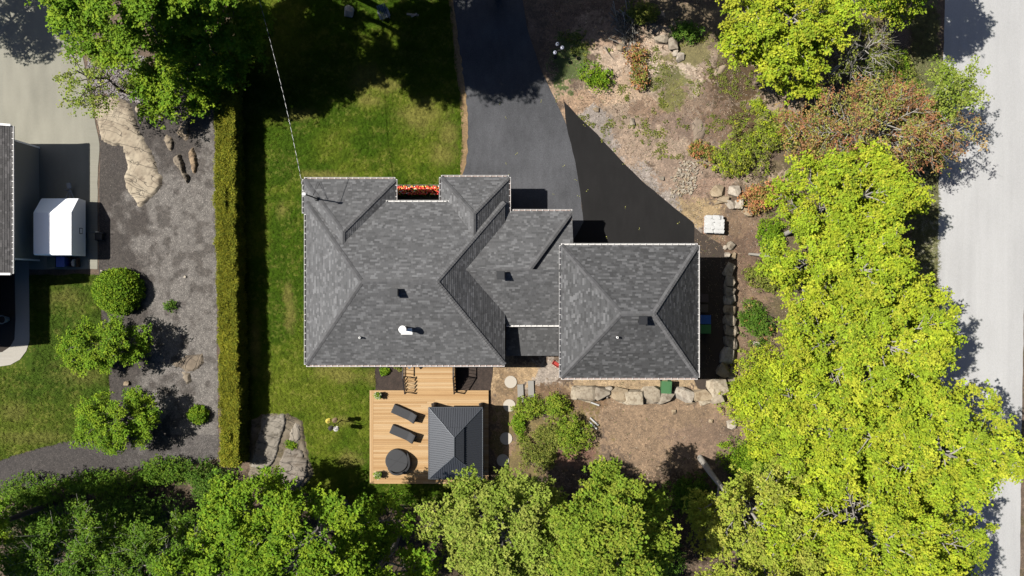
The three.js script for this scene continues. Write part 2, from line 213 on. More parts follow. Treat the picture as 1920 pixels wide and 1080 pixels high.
function shingles(s, seed, tone = 1, tint = [1, 1, 1], spread = 1) { // overlapping tabs in courses, clipped to the slope
  const r = rngOf(seed), out = [], e = 0.15, vmax = Math.max(...s.flat.map(p => p[1])), to = (u, v, l) => s.A.clone().addScaledVector(s.u, u).addScaledVector(s.v, v).addScaledVector(s.n, l);
  for (let v0 = -0.02, i = 0; v0 < vmax - 0.02; v0 += e, i++) {
    const v1 = Math.min(v0 + e + 0.012, vmax - 0.003), [l0, h0] = span(s.flat, Math.max(v0, 0.0005)), [l1, h1] = span(s.flat, v1); if (h0 < l0) continue;
    let u = Math.min(l0, l1) - r() * 0.6, k = 0;
    while (u < Math.max(h0, h1)) {
      const w = 0.16 + r() * r() * 0.42, gap = 0.006, a0 = clamp(u, l0, h0), b0 = clamp(u + w - gap, l0, h0), a1 = clamp(u, l1, h1), b1 = clamp(u + w - gap, l1, h1); u += w;
      if (b0 - a0 < 0.01 && b1 - a1 < 0.01) continue;
      const f = vnoise(u * 0.9 + seed, v0 * 1.3), q = r(), lift = 0.016 + r() * 0.008;
      let g = q < 0.16 ? 0.104 : q < 0.36 ? 0.080 : q < 0.82 ? 0.064 : 0.05; g = 0.068 * (g / 0.068) ** spread; g *= (0.9 + f * 0.2) * tone * (0.96 + r() * 0.08);
      const c = [g * 1.0 * tint[0], g * 1.005 * tint[1], g * 1.03 * tint[2]];
      const p = [to(a0, v0, lift), to(b0, v0, lift), to(b1, v1, 0.005), to(a1, v1, 0.005)], p0 = [to(a0, v0, -0.01), to(b0, v0, -0.01), to(b1, v1, -0.01), to(a1, v1, -0.01)];
      const m = p[0].clone().add(p[2]).multiplyScalar(0.5);
      if (slopes.some(o => o !== s && inside(o.plan, m.x, m.z) && heightOn(o, m.x, m.z) > m.y + 0.1)) continue;
      out.push({ p, q: p0, n: s.n, f: s.v.clone().negate(), r: s.u, l: s.u.clone().negate(), c, size: (b0 - a0 + b1 - a1) * (1 + m.y * 0.1) });
    }
  }
  return out;
}
function caps(a, b, seed, w = 0.16) {                   // overlapping folded cap shingles along a hip or ridge
  const r = rngOf(seed), L = a.distanceTo(b), n = Math.ceil(L / 0.2), d = b.clone().sub(a).normalize(), side = V(-d.z, 0, d.x).normalize(), out = [];
  for (let i = 0; i < n; i++) for (const k of [-1, 1]) {
    const p0 = a.clone().addScaledVector(d, i * L / n), p1 = a.clone().addScaledVector(d, Math.min(L, (i + 1.15) * L / n)), dn = w * (Math.hypot(d.x, d.z) > 0.98 ? 0.5 : 0.34), g = 0.044 + r() * 0.022, c = [g, g, g * 1.03];
    const e = (p, y, s) => p.clone().addScaledVector(side, s * k * w).add(V(0, y - s * dn, 0)), P4 = [e(p0, 0.055, 1), e(p0, 0.055, 0), e(p1, 0.03, 0), e(p1, 0.03, 1)], Q = [e(p0, 0, 1), e(p0, 0, 0), e(p1, 0, 0), e(p1, 0, 1)];
    const nn = side.clone().multiplyScalar(k * dn / w).add(V(0, 1, 0)).normalize(), o = side.clone().multiplyScalar(k);
    out.push({ p: P4, q: Q, n: nn, f: d.clone().negate(), r: o.clone().negate(), l: o, c, size: 0 });
  }
  return out;
}
function gutter(parent, a, b, y, out, dirt = true) {    // open trough with hanger straps; a, b = [x, z], out = [nx, nz]
  const L = Math.hypot(b[0] - a[0], b[1] - a[1]), alongX = Math.abs(b[0] - a[0]) > Math.abs(b[1] - a[1]), cx = (a[0] + b[0]) / 2, cz = (a[1] + b[1]) / 2;
  const seg = (w, h, o, yy, len = L, t = 0) => { const x = cx + out[0] * o + (alongX ? t : 0), z = cz + out[1] * o + (alongX ? 0 : t); return alongX ? bx(len, h, w, x, yy, z) : bx(w, h, len, x, yy, z); };
  const g = part('gutter', mergeGeometries([seg(0.008, 0.11, 0.128, y - 0.05), seg(0.116, 0.008, 0.066, y - 0.11), seg(0.02, 0.012, 0.13, y + 0.012)]), gutterWhite, parent);
  if (dirt) part('gutter_silt', seg(0.112, 0.02, 0.066, y - 0.094), gutterDirt, g);
  const hs = [], n = Math.round(L / 0.45); for (let i = 0; i <= n; i++) hs.push(seg(0.13, 0.006, 0.066, y + 0.01, 0.035, -L / 2 + 0.03 + (L - 0.06) * i / n));
  const h = part('hanger_straps', mergeGeometries(hs), gutterWhite, g); h.userData.kind = 'stuff';
}
function roofPart(parent, polys, rect, ye, fm = fascia) {
  const pos = []; for (const s of polys) for (let i = 1; i + 1 < s.pts.length; i++) for (const p of [s.pts[0], s.pts[i], s.pts[i + 1]]) pos.push(p.x, p.y, p.z);
  const g = new THREE.BufferGeometry(); g.setAttribute('position', new THREE.Float32BufferAttribute(pos, 3)); g.computeVertexNormals();
  const m = part('roof', g, underMat.clone(), parent); m.material.side = THREE.DoubleSide;
  for (const [x0, x1, z0, z1] of rect) box('fascia', x1 - x0, 0.2, z1 - z0, (x0 + x1) / 2, ye - 0.105, (z0 + z1) / 2, fm, m);
  return m;
}
function cover(roof, tabs, few) {                       // the shingles that show largest are meshes of their own, the rest one mass
  tabs.sort((a, b) => b.size - a.size);
  for (const t of tabs.slice(0, few)) part('shingle', tabGeo([t]), shingleMat, roof);
  const m = part('shingles', tabGeo(tabs.slice(few)), shingleMat, roof); m.userData.kind = 'stuff';
}
const XZ = (x0, x1, z0, z1, y) => ({ a: V(x0, y, z0), b: V(x1, y, z0), c: V(x1, y, z1), d: V(x0, y, z1) });
// ---- the house: main hip roof, two hipped front wings, link to the garage, rear canopy
const house = thing('house', 'large house with grey shingled hip roofs in the middle of the lot', 'house');
const YE = 4.0, RY = 6.95, wingY = 3.6;
const [mx0, mz0] = at(574, 379, YE), [mx1, mz1] = at(946, 684, YE);
const mR0 = P(678, 528, RY), mR1 = P(818, 528, RY); const mm = XZ(mx0, mx1, mz0, mz1, YE);
const [lx0, lz0] = at(570, 336, wingY), [lx1] = at(741, 336, wingY), lR0 = V((lx0 + lx1) / 2, 5.6, at(640, 434, 5.6)[1]), lR1 = V((lx0 + lx1) / 2, 5.6, -2.95), lz1 = at(570, 400, wingY)[1];
const [rx0, rz0] = at(827, 332, wingY), [rx1] = at(954, 332, wingY), rR0 = V((rx0 + rx1) / 2, 5.3, at(888, 400, 5.3)[1]), rR1 = V((rx0 + rx1) / 2, 5.3, -3.5), rz1 = at(954, 402, wingY)[1];
const linkY = 3.55, [kx1, kz0] = at(1073, 396, linkY), kz1 = at(960, 609, linkY)[1], kR1 = P(993, 505, 5.7), kR0 = V(-3.4, 5.7, kR1.z);
const canY = 2.75, [cx0, cz0] = at(949, 605, canY), [cx1, cz1] = at(1056, 667, canY);
const S = {
  mL: addSlope([mm.d, mm.a, mR0]), mF: addSlope([mm.a, mm.b, mR1, mR0]), mR: addSlope([mm.b, mm.c, mR1]), mB: addSlope([mm.c, mm.d, mR0, mR1]),
  lF: addSlope([V(lx0, wingY, lz0), V(lx1, wingY, lz0), lR0]), lL: addSlope([V(lx0, wingY, lz1), V(lx0, wingY, lz0), lR0, lR1]), lR: addSlope([V(lx1, wingY, lz0), V(lx1, wingY, -5.3), lR1, lR0]),
  rF: addSlope([V(rx0, wingY, rz0), V(rx1, wingY, rz0), rR0]), rL: addSlope([V(rx0, wingY, -5.3), V(rx0, wingY, rz0), rR0, rR1]), rR: addSlope([V(rx1, wingY, rz0), V(rx1, wingY, rz1), rR1, rR0]),
  kF: addSlope([V(-1.2, linkY, kz0), V(kx1, linkY, kz0), kR1, kR0]), kB: addSlope([V(kx1, linkY, kz1), V(-1.2, linkY, kz1), kR0, V(kx1, 5.7, kR1.z)]), kR: addSlope([V(kx1 + 0.02, linkY - 0.34, kz0 + 0.42), kR1.clone().add(V(0.3, -0.5, 0.05)), kR1, V(kx1, linkY, kz0)]), kL: addSlope([V(-0.5, linkY - 0.3, kz0 + 0.1), V(kx1, linkY - 0.3, kz0 + 0.1), V(kx1, 5.3, kR1.z + 0.1), V(-0.5, 5.3, kR1.z + 0.1)]),
  cB: addSlope([V(cx0, canY - 0.25, cz1), V(cx1, canY - 0.25, cz1), V(cx1, canY + 0.1, cz0), V(cx0, canY + 0.1, cz0)]),
};
const gEY = 5.6, [gx0, gz0] = at(1052, 460, gEY), [gx1, gz1] = at(1308, 708, gEY), gm = XZ(gx0, gx1, gz0, gz1, gEY), gR0 = P(1165, 588, 8.6), gR1 = P(1225, 588, 8.6);
const G = { L: addSlope([gm.d, gm.a, gR0]), F: addSlope([gm.a, gm.b, gR1, gR0]), R: addSlope([gm.b, gm.c, gR1]), B: addSlope([gm.c, gm.d, gR0, gR1]) };
const mainRoof = roofPart(house, [S.mL, S.mF, S.mR, S.mB], [[mx0, mx1, mz0, mz1]], YE);
const wingL = roofPart(house, [S.lF, S.lL, S.lR], [[lx0, lx1, lz0, lz1]], wingY), wingR = roofPart(house, [S.rF, S.rL, S.rR], [[rx0, rx1, rz0, rz1]], wingY);
const link = roofPart(house, [S.kF, S.kB, S.kR, S.kL], [[-1.2, kx1, kz0, kz1]], linkY), canopy = roofPart(house, [S.cB], [], canY);
cover(mainRoof, [...shingles(S.mL, 1, 0.86), ...shingles(S.mF, 2, 0.86), ...shingles(S.mR, 3, 0.86), ...shingles(S.mB, 4, 0.86), ...caps(mm.a, mR0, 21), ...caps(mm.b, mR1, 22), ...caps(mm.c, mR1, 23), ...caps(mm.d, mR0, 24), ...caps(mR0, mR1, 25)], 200);
cover(wingL, [...shingles(S.lF, 5, 0.86), ...shingles(S.lL, 6, 0.86), ...shingles(S.lR, 7, 0.86), ...caps(V(lx0, wingY, lz0), lR0, 26), ...caps(V(lx1, wingY, lz0), lR0, 27), ...caps(lR0, lR1, 28)], 30);
cover(wingR, [...shingles(S.rF, 8, 0.86), ...shingles(S.rL, 9, 0.86), ...shingles(S.rR, 10, 0.86), ...caps(V(rx0, wingY, rz0), rR0, 29), ...caps(V(rx1, wingY, rz0), rR0, 30), ...caps(rR0, rR1, 31)], 20);
cover(link, [...shingles(S.kF, 11, 0.86), ...shingles(S.kB, 12, 0.86), ...shingles(S.kR, 13, 0.86), ...shingles(S.kL, 19, 0.86), ...caps(V(kx1, linkY, kz0), kR1, 32), ...caps(kR0, kR1, 33, 0.1)], 40);
cover(canopy, shingles(S.cB, 14, 0.6), 10);
gutter(mainRoof, [mx0, mz1], [mx1, mz1], YE, [0, 1]); gutter(mainRoof, [mx0, lz1 + 0.1], [mx0, mz1], YE, [-1, 0]); gutter(mainRoof, [lx1 - 0.6, mz0], [rx0 + 0.6, mz0], YE, [0, -1], false);
gutter(wingL, [lx0, lz0], [lx1, lz0], wingY, [0, -1]); gutter(wingL, [lx0, lz0], [lx0, lz1], wingY, [-1, 0]); gutter(wingL, [lx1, lz0], [lx1, mz0], wingY, [1, 0]);
gutter(wingR, [rx0, rz0], [rx1, rz0], wingY, [0, -1]); gutter(wingR, [rx0, rz0], [rx0, mz0], wingY, [-1, 0]); gutter(wingR, [rx1, rz0], [rx1, rz1], wingY, [1, 0]);
gutter(link, [0.05, kz0], [kx1, kz0], linkY, [0, -1]); gutter(link, [-0.4, kz1], [gx0, kz1], linkY, [0, 1], false);
const wallOf = (parent, x0, x1, z0, z1, h, m) => box('wall', x1 - x0, h, z1 - z0, (x0 + x1) / 2, h / 2, (z0 + z1) / 2, m, parent);
wallOf(house, mx0 + 0.5, mx1 - 0.5, mz0 + 0.5, mz1 - 0.5, YE - 0.18, siding); wallOf(house, lx0 + 0.5, lx1 - 0.5, lz0 + 0.5, -5.6, wingY - 0.18, brickGrey); wallOf(house, rx0 + 0.5, rx1 - 0.5, rz0 + 0.5, -5.6, wingY - 0.18, brickGrey); wallOf(house, -1.2, kx1 - 0.5, kz0 + 0.5, kz1 - 0.5, linkY - 0.18, siding);
const white = new THREE.MeshStandardMaterial({ color: new THREE.Color().setRGB(0.74, 0.73, 0.71), roughness: 0.5 }), glass = new THREE.MeshStandardMaterial({ color: 0x0a0d10, roughness: 0.08 });
for (const [x, z, w, ry] of [[(lx0 + lx1) / 2, lz0 + 0.49, 2.2, 0], [(rx0 + rx1) / 2, rz0 + 0.49, 1.6, 0], [-6.2, mz0 + 0.49, 2.0, 0], [-12, mz1 - 0.49, 1.8, 0], [2.4, kz0 + 0.49, 1.6, 0]]) { const w0 = box('window', w, 1.3, 0.06, x, 1.7, z, white, house); box('pane', 0.9, 0.86, 1.2, 0, 0, 0, glass, w0); }
const dr = box('door', 1.8, 2.1, 0.08, P(803, 684, 0).x, 2.27, mz1 - 0.48, white, house); box('pane', 0.84, 0.8, 1.2, 0, 0.04, 0, glass, dr);
for (const x of [cx0 + 0.3, cx1 - 0.6]) box('canopy_post', 0.1, canY - 0.25, 0.1, x, (canY - 0.25) / 2, cz1 - 0.15, white, house);
box('canopy_beam', cx1 - cx0, 0.14, 0.08, (cx0 + cx1) / 2, canY - 0.36, cz1 - 0.1, fascia, house);
// roof fittings
const blackMetal = mat(40, 42, 46, { roughness: 0.55, metalness: 0.2 });
function ventBox(parent, a, b) { const p = P(a, b, 6.2), s = slopes.filter(o => inside(o.plan, p.x, p.z)).sort((m, n) => heightOn(n, p.x, p.z) - heightOn(m, p.x, p.z))[0], y = heightOn(s, p.x, p.z), v = part('roof_vent', bx(0.42, 0.62, 0.42, p.x, y + 0.22, p.z), blackMetal, parent); part('vent_cap', mergeGeometries([bx(0.58, 0.05, 0.58, p.x, y + 0.56, p.z), bx(0.5, 0.05, 0.5, p.x, y + 0.6, p.z)]), darkMetal, v); part('louvres', mergeGeometries([0, 1, 2, 3].map(i => bx(0.46, 0.02, 0.46, p.x, y + 0.2 + i * 0.08, p.z))), darkMetal, v); }
ventBox(house, 743, 548); ventBox(house, 939, 516);
{ const p = P(757, 617, 6.0), y = heightOn(S.mB, p.x, p.z), c = part('chimney_pipe', cyl(0.17, 0.17, 1.25, p.x, y - 0.2, p.z, 20), mat(190, 192, 194, { metalness: 0.6, roughness: 0.4 }), house); part('chimney_cap', mergeGeometries([cyl(0.24, 0.24, 0.12, p.x, y + 1.1, p.z, 24), cyl(0.26, 0.1, 0.08, p.x, y + 1.22, p.z, 24)]), white, c); part('flashing', bx(0.8, 0.02, 0.5, p.x + 0.08, y - 0.06, p.z + 0.2, 0, 0.46), white, c); }
function pipeVent(parent, a, b, s, yy) { const p = P(a, b, yy), y = heightOn(s, p.x, p.z), v = part('plumbing_vent', cyl(0.07, 0.07, 0.42, p.x, y - 0.05, p.z, 12), white, parent); part('vent_collar', cyl(0.13, 0.08, 0.12, p.x, y - 0.02, p.z, 12), darkMetal, v); part('vent_mouth', cyl(0.045, 0.045, 0.01, p.x, y + 0.37, p.z, 10), blackMetal, v); }
pipeVent(house, 675, 633, S.mB, 5.2);
// service mast with its cable running off to the top of the picture
{ const a = P(592, 372, 4.7), b = P(570, 364, 6.9); const m = thing('service_mast', 'black power mast on the roof corner beside the lawn', 'mast');
  part('pipe', tube([V(a.x, 4.0, a.z), V(a.x, 5.4, a.z), V(lerp(a.x, b.x, 0.4), 6.2, lerp(a.z, b.z, 0.5)), b], 0.05, 0.05, 8), blackMetal, m);
  part('weatherhead', mergeGeometries([bx(0.22, 0.16, 0.16, b.x, b.y, b.z), cyl(0.03, 0.03, 0.15, b.x, b.y - 0.2, b.z, 8)]), white, m); part('roof_collar', cyl(0.16, 0.1, 0.12, a.x, 4.5, a.z, 12), blackMetal, m);
  for (const k of [0, 0.25]) part('guy_wire', tube([V(a.x, 5.5, a.z), P(596 + k * 20, 340, 3.72)], 0.012, 0.012, 4), blackMetal, m);
  const c = thing('power_cable', 'pale overhead power cable crossing the lawn to the roof', 'cable'), e = P(470, -60, 9), A = [], B = [];
  for (let i = 0; i <= 90; i++) { const t = i / 90, p = b.clone().lerp(e, t); p.y -= Math.sin(t * Math.PI) * 0.7; const w = i * 1.9; A.push(p.clone().add(V(Math.cos(w) * 0.012, Math.sin(w) * 0.012, 0))); B.push(p.clone().sub(V(Math.cos(w) * 0.012, Math.sin(w) * 0.012, 0))); }
  part('bare_strand', tube(A, 0.014, 0.014, 5), mat(225, 225, 222, { metalness: 0.4, roughness: 0.4 }), c); part('insulated_strand', tube(B, 0.014, 0.014, 5), blackMetal, c);
}
// ---- the garage
const garage = thing('garage', 'square detached garage with pyramid-like grey hip roof beside the boulder wall', 'garage');
const gRoof = roofPart(garage, Object.values(G), [[gx0, gx1, gz0, gz1]], gEY, mat(120, 116, 112));
cover(gRoof, [...shingles(G.L, 15, 0.6, [1, 1, 1], 1.35), ...shingles(G.F, 16, 0.6, [1, 1, 1], 1.35), ...shingles(G.R, 17, 0.6, [1, 1, 1], 1.35), ...shingles(G.B, 18, 0.6, [1, 1, 1], 1.35), ...caps(gm.a, gR0, 34), ...caps(gm.b, gR1, 35), ...caps(gm.c, gR1, 36), ...caps(gm.d, gR0, 37), ...caps(gR0, gR1, 38)], 290);
gutter(gRoof, [gx0, gz0], [gx1, gz0], gEY, [0, -1], false); gutter(gRoof, [gx0, gz1], [gx1, gz1], gEY, [0, 1]); gutter(gRoof, [gx0, gz0], [gx0, gz1], gEY, [-1, 0], false); gutter(gRoof, [gx1, gz0], [gx1, gz1], gEY, [1, 0], false);
wallOf(garage, gx0 + 0.5, gx1 - 0.5, gz0 + 0.5, gz1 - 0.5, gEY - 0.18, siding);
for (const x of [6.2, 10.3]) { const d = box('garage_door', 2.9, 2.5, 0.06, x, 1.25, gz0 + 0.48, white, garage); for (let i = 0; i < 4; i++) box('door_panel', 0.94, 0.22, 1.4, 0, -0.36 + i * 0.24, 0, white, d); }
ventBox(garage, 1192, 597); pipeVent(garage, 1158, 633, G.B, 7.9);

// ---- back deck with steps, railings
const woods = [[233, 191, 134], [238, 198, 144], [224, 180, 122], [241, 204, 152], [216, 170, 110], [229, 185, 126]].map((c, i) => { const t = colourMap(256, 64, (u, v) => { const g = fbm(u * 5 + i * 7, v * 26 + i * 3, 4), k = fbm(u * 2.2 + i * 11, v * 3, 3); return mulc(mixc(base(...c), base(c[0] - 44, c[1] - 50, c[2] - 48), clamp((g - 0.42) * 1.6 + (k - 0.5) * 0.8)), 0.94 + (hsh(Math.floor(u * 200), Math.floor(v * 60) + i) - 0.5) * 0.12); }); return new THREE.MeshStandardMaterial({ map: t, roughness: 0.78 }); });
const deck = thing('deck', 'cedar plank back deck with steps up to the house', 'deck');
const DY = 0.24, [dx0, dz0] = at(693, 732, DY), [dx1, dz1] = at(916, 907, DY), r0 = rngOf(5);
{ const bw = 0.146, n = Math.round((dz1 - dz0) / bw), step = (dz1 - dz0) / n;
  for (let i = 0; i < 2; i++) box('deck_board', bw - 0.007, 0.032, dz1 - dz0, dx0 + bw * (i + 0.5), DY - 0.016 + (r0() - 0.5) * 0.003, (dz0 + dz1) / 2, woods[1 + i], deck).geometry = turnedBox();
  for (let i = 0; i < n; i++) {
    const z = dz0 + (i + 0.5) * step; let x = dx0 + 2 * bw;
    const cuts = r0() < 0.55 ? [x, lerp(x, dx1, 0.25 + r0() * 0.5), dx1] : [x, dx1];
    for (let k = 0; k + 1 < cuts.length; k++) box('deck_board', cuts[k + 1] - cuts[k] - 0.005, 0.032, step - 0.007, (cuts[k] + cuts[k + 1]) / 2, DY - 0.016 + (r0() - 0.5) * 0.004, z, woods[Math.floor(r0() * 6)], deck);
  }
  box('rim_board', dx1 - dx0 - 0.04, 0.2, 0.04, (dx0 + dx1) / 2, 0.11, dz1 - 0.04, woods[4], deck); box('rim_board', 0.04, 0.2, dz1 - dz0 - 0.08, dx0 + 0.03, 0.11, (dz0 + dz1) / 2, woods[4], deck); box('rim_board', 0.04, 0.2, dz1 - dz0 - 0.08, dx1 - 0.03, 0.11, (dz0 + dz1) / 2, woods[4], deck); box('rim_board', dx1 - dx0 - 0.04, 0.2, 0.04, (dx0 + dx1) / 2, 0.11, dz0 + 0.04, woods[4], deck);
  // landing and steps
  const LYY = 1.2, ax0 = at(757, 690, LYY)[0], ax1 = at(853, 690, LYY)[0], az0 = mz1 - 0.48, az1 = at(800, 706, LYY)[1], m = Math.round((az1 - az0) / bw), st = (az1 - az0) / m, w = ax1 - ax0, cx = (ax0 + ax1) / 2;
  for (let i = 0; i < m; i++) box('landing_board', w, 0.032, st - 0.007, cx, LYY - 0.016, az0 + (i + 0.5) * st, woods[Math.floor(r0() * 6)], deck);
  const zEnd = dz0 + 0.12, run = (zEnd - az1) / 4;
  for (let s = 0; s < 4; s++) { const y = LYY - (s + 1) * 0.192; for (let k = 0; k < 2; k++) box('tread', w - 0.02, 0.032, run / 2 - 0.007, cx, y, az1 + run * s + run * (k + 0.5) / 2, woods[Math.floor(r0() * 6)], deck); box('riser', w - 0.03, 0.16, 0.02, cx, y - 0.09, az1 + run * (s + 1) - 0.03, woods[2], deck); }
  for (const x of [ax0 + 0.03, ax1 - 0.03]) { const g = new THREE.ExtrudeGeometry(new THREE.Shape([[az0, 0], [zEnd, 0], [zEnd, 0.22], [az1, LYY - 0.04], [az0, LYY - 0.04]].map(p => new THREE.Vector2(...p))), { depth: 0.04, bevelEnabled: false }); g.rotateY(-Math.PI / 2); g.translate(x + 0.02, 0, 0); part('stringer', g, woods[4], deck); }
  const brown = mat(84, 58, 42, { roughness: 0.6 }), railBlack = mat(46, 38, 34, { roughness: 0.5 });
  for (const x of [ax0 + 0.07, ax1 - 0.07]) {
    const rl = thing('stair_railing', x < cx ? 'dark railing on the left side of the deck steps' : 'dark railing on the right side of the deck steps', 'railing', [0, 0, 0], 0, 'railings of the deck steps');
    const top = [V(x, LYY + 0.92, az0 + 0.05), V(x, LYY + 0.92, az1), V(x, DY + 0.94, zEnd)], low = top.map(p => V(p.x, p.y - 0.82, p.z));
    const bar = (a, b, w, h, nm) => { const L = a.distanceTo(b), q = box(nm, w, h, L, 0, 0, 0, railBlack, rl); q.position.copy(a).lerp(b, 0.5); q.lookAt(b); };
    bar(top[0], top[1], 0.07, 0.05, 'top_rail'); bar(top[1], top[2], 0.07, 0.05, 'top_rail'); bar(low[0], low[1], 0.05, 0.04, 'bottom_rail'); bar(low[1], low[2], 0.05, 0.04, 'bottom_rail');
    for (const [p, y] of [[top[0], LYY], [top[1], LYY], [top[2], DY]]) box('post', 0.09, p.y - y + 0.03, 0.09, p.x, (p.y + y) / 2, p.z, railBlack, rl);
    for (const [i, n] of [[0, 6], [1, 11]]) for (let k = 1; k < n; k++) { const a = top[i].clone().lerp(top[i + 1], k / n); box('baluster', 0.028, 0.8, 0.028, a.x, a.y - 0.42, a.z, railBlack, rl); }
  }
  // barbecue on the landing
  const bq = thing('barbecue', 'grey barbecue standing on the landing below the eave', 'barbecue', [P(776, 684, 2).x, LYY, mz1 - 0.02], 0.7);
  const steel = mat(150, 156, 162, { roughness: 0.35, metalness: 0.5 }), hood = new THREE.CylinderGeometry(0.26, 0.26, 0.62, 16, 1, false, 0, Math.PI); hood.rotateZ(Math.PI / 2); hood.rotateX(0);
  part('hood', hood, steel, bq, [0, 0.92, 0]); part('firebox', bx(0.62, 0.2, 0.5, 0, 0.84, 0), blackMetal, bq); for (const s of [-1, 1]) part('side_shelf', bx(0.3, 0.03, 0.44, s * 0.47, 0.92, 0), steel, bq); part('cabinet', bx(0.6, 0.7, 0.46, 0, 0.38, 0), blackMetal, bq); part('handle', bx(0.5, 0.03, 0.03, 0, 0.98, 0.3), steel, bq);
}
function turnedBox() { return turnedBox.g ??= (() => { const g = UB.clone(), u = g.attributes.uv; for (let i = 0; i < u.count; i++) u.setXY(i, u.getY(i), u.getX(i)); return g; })(); }

// ---- gazebo on the deck
{ const gz = thing('gazebo', 'dark metal gazebo with a two-tier ribbed hip roof on the deck', 'gazebo');
  const ey = DY + 2.15, [x0, z0] = at(804, 764, ey), [x1, z1] = at(905, 898, ey), ry = ey + 0.95, R0 = P(852, 820, ry), R1 = P(852, 855, ry);
  const metal = mat(86, 90, 98, { roughness: 0.45, metalness: 0.35 }), trim = mat(110, 116, 124, { roughness: 0.4, metalness: 0.35 }), postM = mat(70, 60, 54, { roughness: 0.6 });
  const c = XZ(x0, x1, z0, z1, ey), T = (p, R, t, d) => p.clone().lerp(R, t).add(V(0, d, 0));
  const sides = [[c.a, c.b, R0, R0], [c.b, c.c, R1, R0], [c.c, c.d, R1, R1], [c.d, c.a, R0, R1]];
  const panel = (A, B, C, D, nm) => {                   // ribbed sheet-metal slope
    const u = B.clone().sub(A).normalize(), n = u.clone().cross((C.distanceTo(B) > 0 ? C : D).clone().sub(A)).normalize(); if (n.y < 0) n.negate(); const v = n.clone().cross(u); if (v.y < 0) v.negate();
    const flat = [A, B, C, D].map(p => { const d = p.clone().sub(A); return [d.dot(u), d.dot(v)]; }), vm = Math.max(...flat.map(f => f[1])), L = A.distanceTo(B), pos = [];
    const to = (a, b, h) => A.clone().addScaledVector(u, a).addScaledVector(v, b).addScaledVector(n, h);
    const topAt = a => { let lo = 0, hi = vm; const inn = b => { const [l, h] = span(flat, clamp(b, 0.0005, vm - 0.0005)); return a >= l - 1e-4 && a <= h + 1e-4; }; if (inn(vm)) return vm; for (let k = 0; k < 20; k++) { const m = (lo + hi) / 2; inn(m) ? lo = m : hi = m; } return lo; };
    const prof = []; const k = Math.round(L / 0.165); for (let i = 0; i < k; i++) { const b = L * i / k, w = L / k; prof.push([b, 0], [b + w * 0.62, 0], [b + w * 0.7, 0.028], [b + w * 0.9, 0.028], [b + w * 0.98, 0]); } prof.push([L, 0]);
    for (let i = 0; i + 1 < prof.length; i++) { const [a, h] = prof[i], [b, g] = prof[i + 1], ta = topAt(a), tb = topAt(b), q = [to(a, 0, h), to(b, 0, g), to(b, tb, g), to(a, ta, h)]; for (const p of [q[0], q[1], q[2], q[0], q[2], q[3]]) pos.push(p.x, p.y, p.z); }
    const g = new THREE.BufferGeometry(); g.setAttribute('position', new THREE.Float32BufferAttribute(pos, 3)); g.computeVertexNormals(); const m = metal.clone(); m.side = THREE.DoubleSide; return part(nm, g, m, gz);
  };
  for (const [A, B, RB, RA] of sides) { panel(A, B, T(B, RB, 0.72, 0), T(A, RA, 0.72, 0), 'lower_roof_panel'); panel(T(A, RA, 0.66, 0.13), T(B, RB, 0.66, 0.13), T(RB, RB, 0, 0.13), T(RA, RA, 0, 0.13), 'upper_roof_panel'); }
  const hip = [[c.a, R0], [c.b, R0], [c.c, R1], [c.d, R1]];
  for (const [a, b] of hip) { part('hip_trim', tube([a.clone().add(V(0, 0.02, 0)), T(a, b, 0.72, 0.02)], 0.03, 0.03, 5), trim, gz); part('hip_trim', tube([T(a, b, 0.66, 0.15), b.clone().add(V(0, 0.15, 0))], 0.03, 0.03, 5), trim, gz); }
  part('ridge_trim', tube([R0.clone().add(V(0, 0.15, 0)), R1.clone().add(V(0, 0.15, 0))], 0.035, 0.035, 5), trim, gz);
  for (const [a, b] of [[c.a, c.b], [c.b, c.c], [c.c, c.d], [c.d, c.a]]) part('eave_beam', tube([a, b], 0.045, 0.045, 4), trim, gz);
  for (const p of [c.a, c.b, c.c, c.d]) { const x = p.x + Math.sign(852 / 1e9 + R0.x - p.x) * 0.16, z = p.z + Math.sign((R0.z + R1.z) / 2 - p.z) * 0.16; box('post', 0.13, ey - DY, 0.13, x, (ey + DY) / 2, z, postM, gz); box('post_foot', 0.24, 0.03, 0.24, x, DY + 0.016, z, postM, gz);
    const cur = [], r = rngOf(Math.round(p.x * 31 + p.z * 17 + 900)); for (let k = 0; k < 9; k++) { const a = k * 0.7, d = 0.1 + (k % 3) * 0.03, top = V(x + (R0.x > p.x ? 1 : -1) * (0.1 + k * 0.03), ey - 0.1, z), bot = V(x + Math.cos(a) * d, DY + 0.1, z + Math.sin(a) * d); cur.push(tube([top, top.clone().lerp(bot, 0.5).lerp(V(x, 1.3, z), 0.5), bot], 0.04, 0.07 + r() * 0.03, 6)); } part('curtain', mergeGeometries(cur), mat(74, 66, 60, { roughness: 1 }), gz); }
}

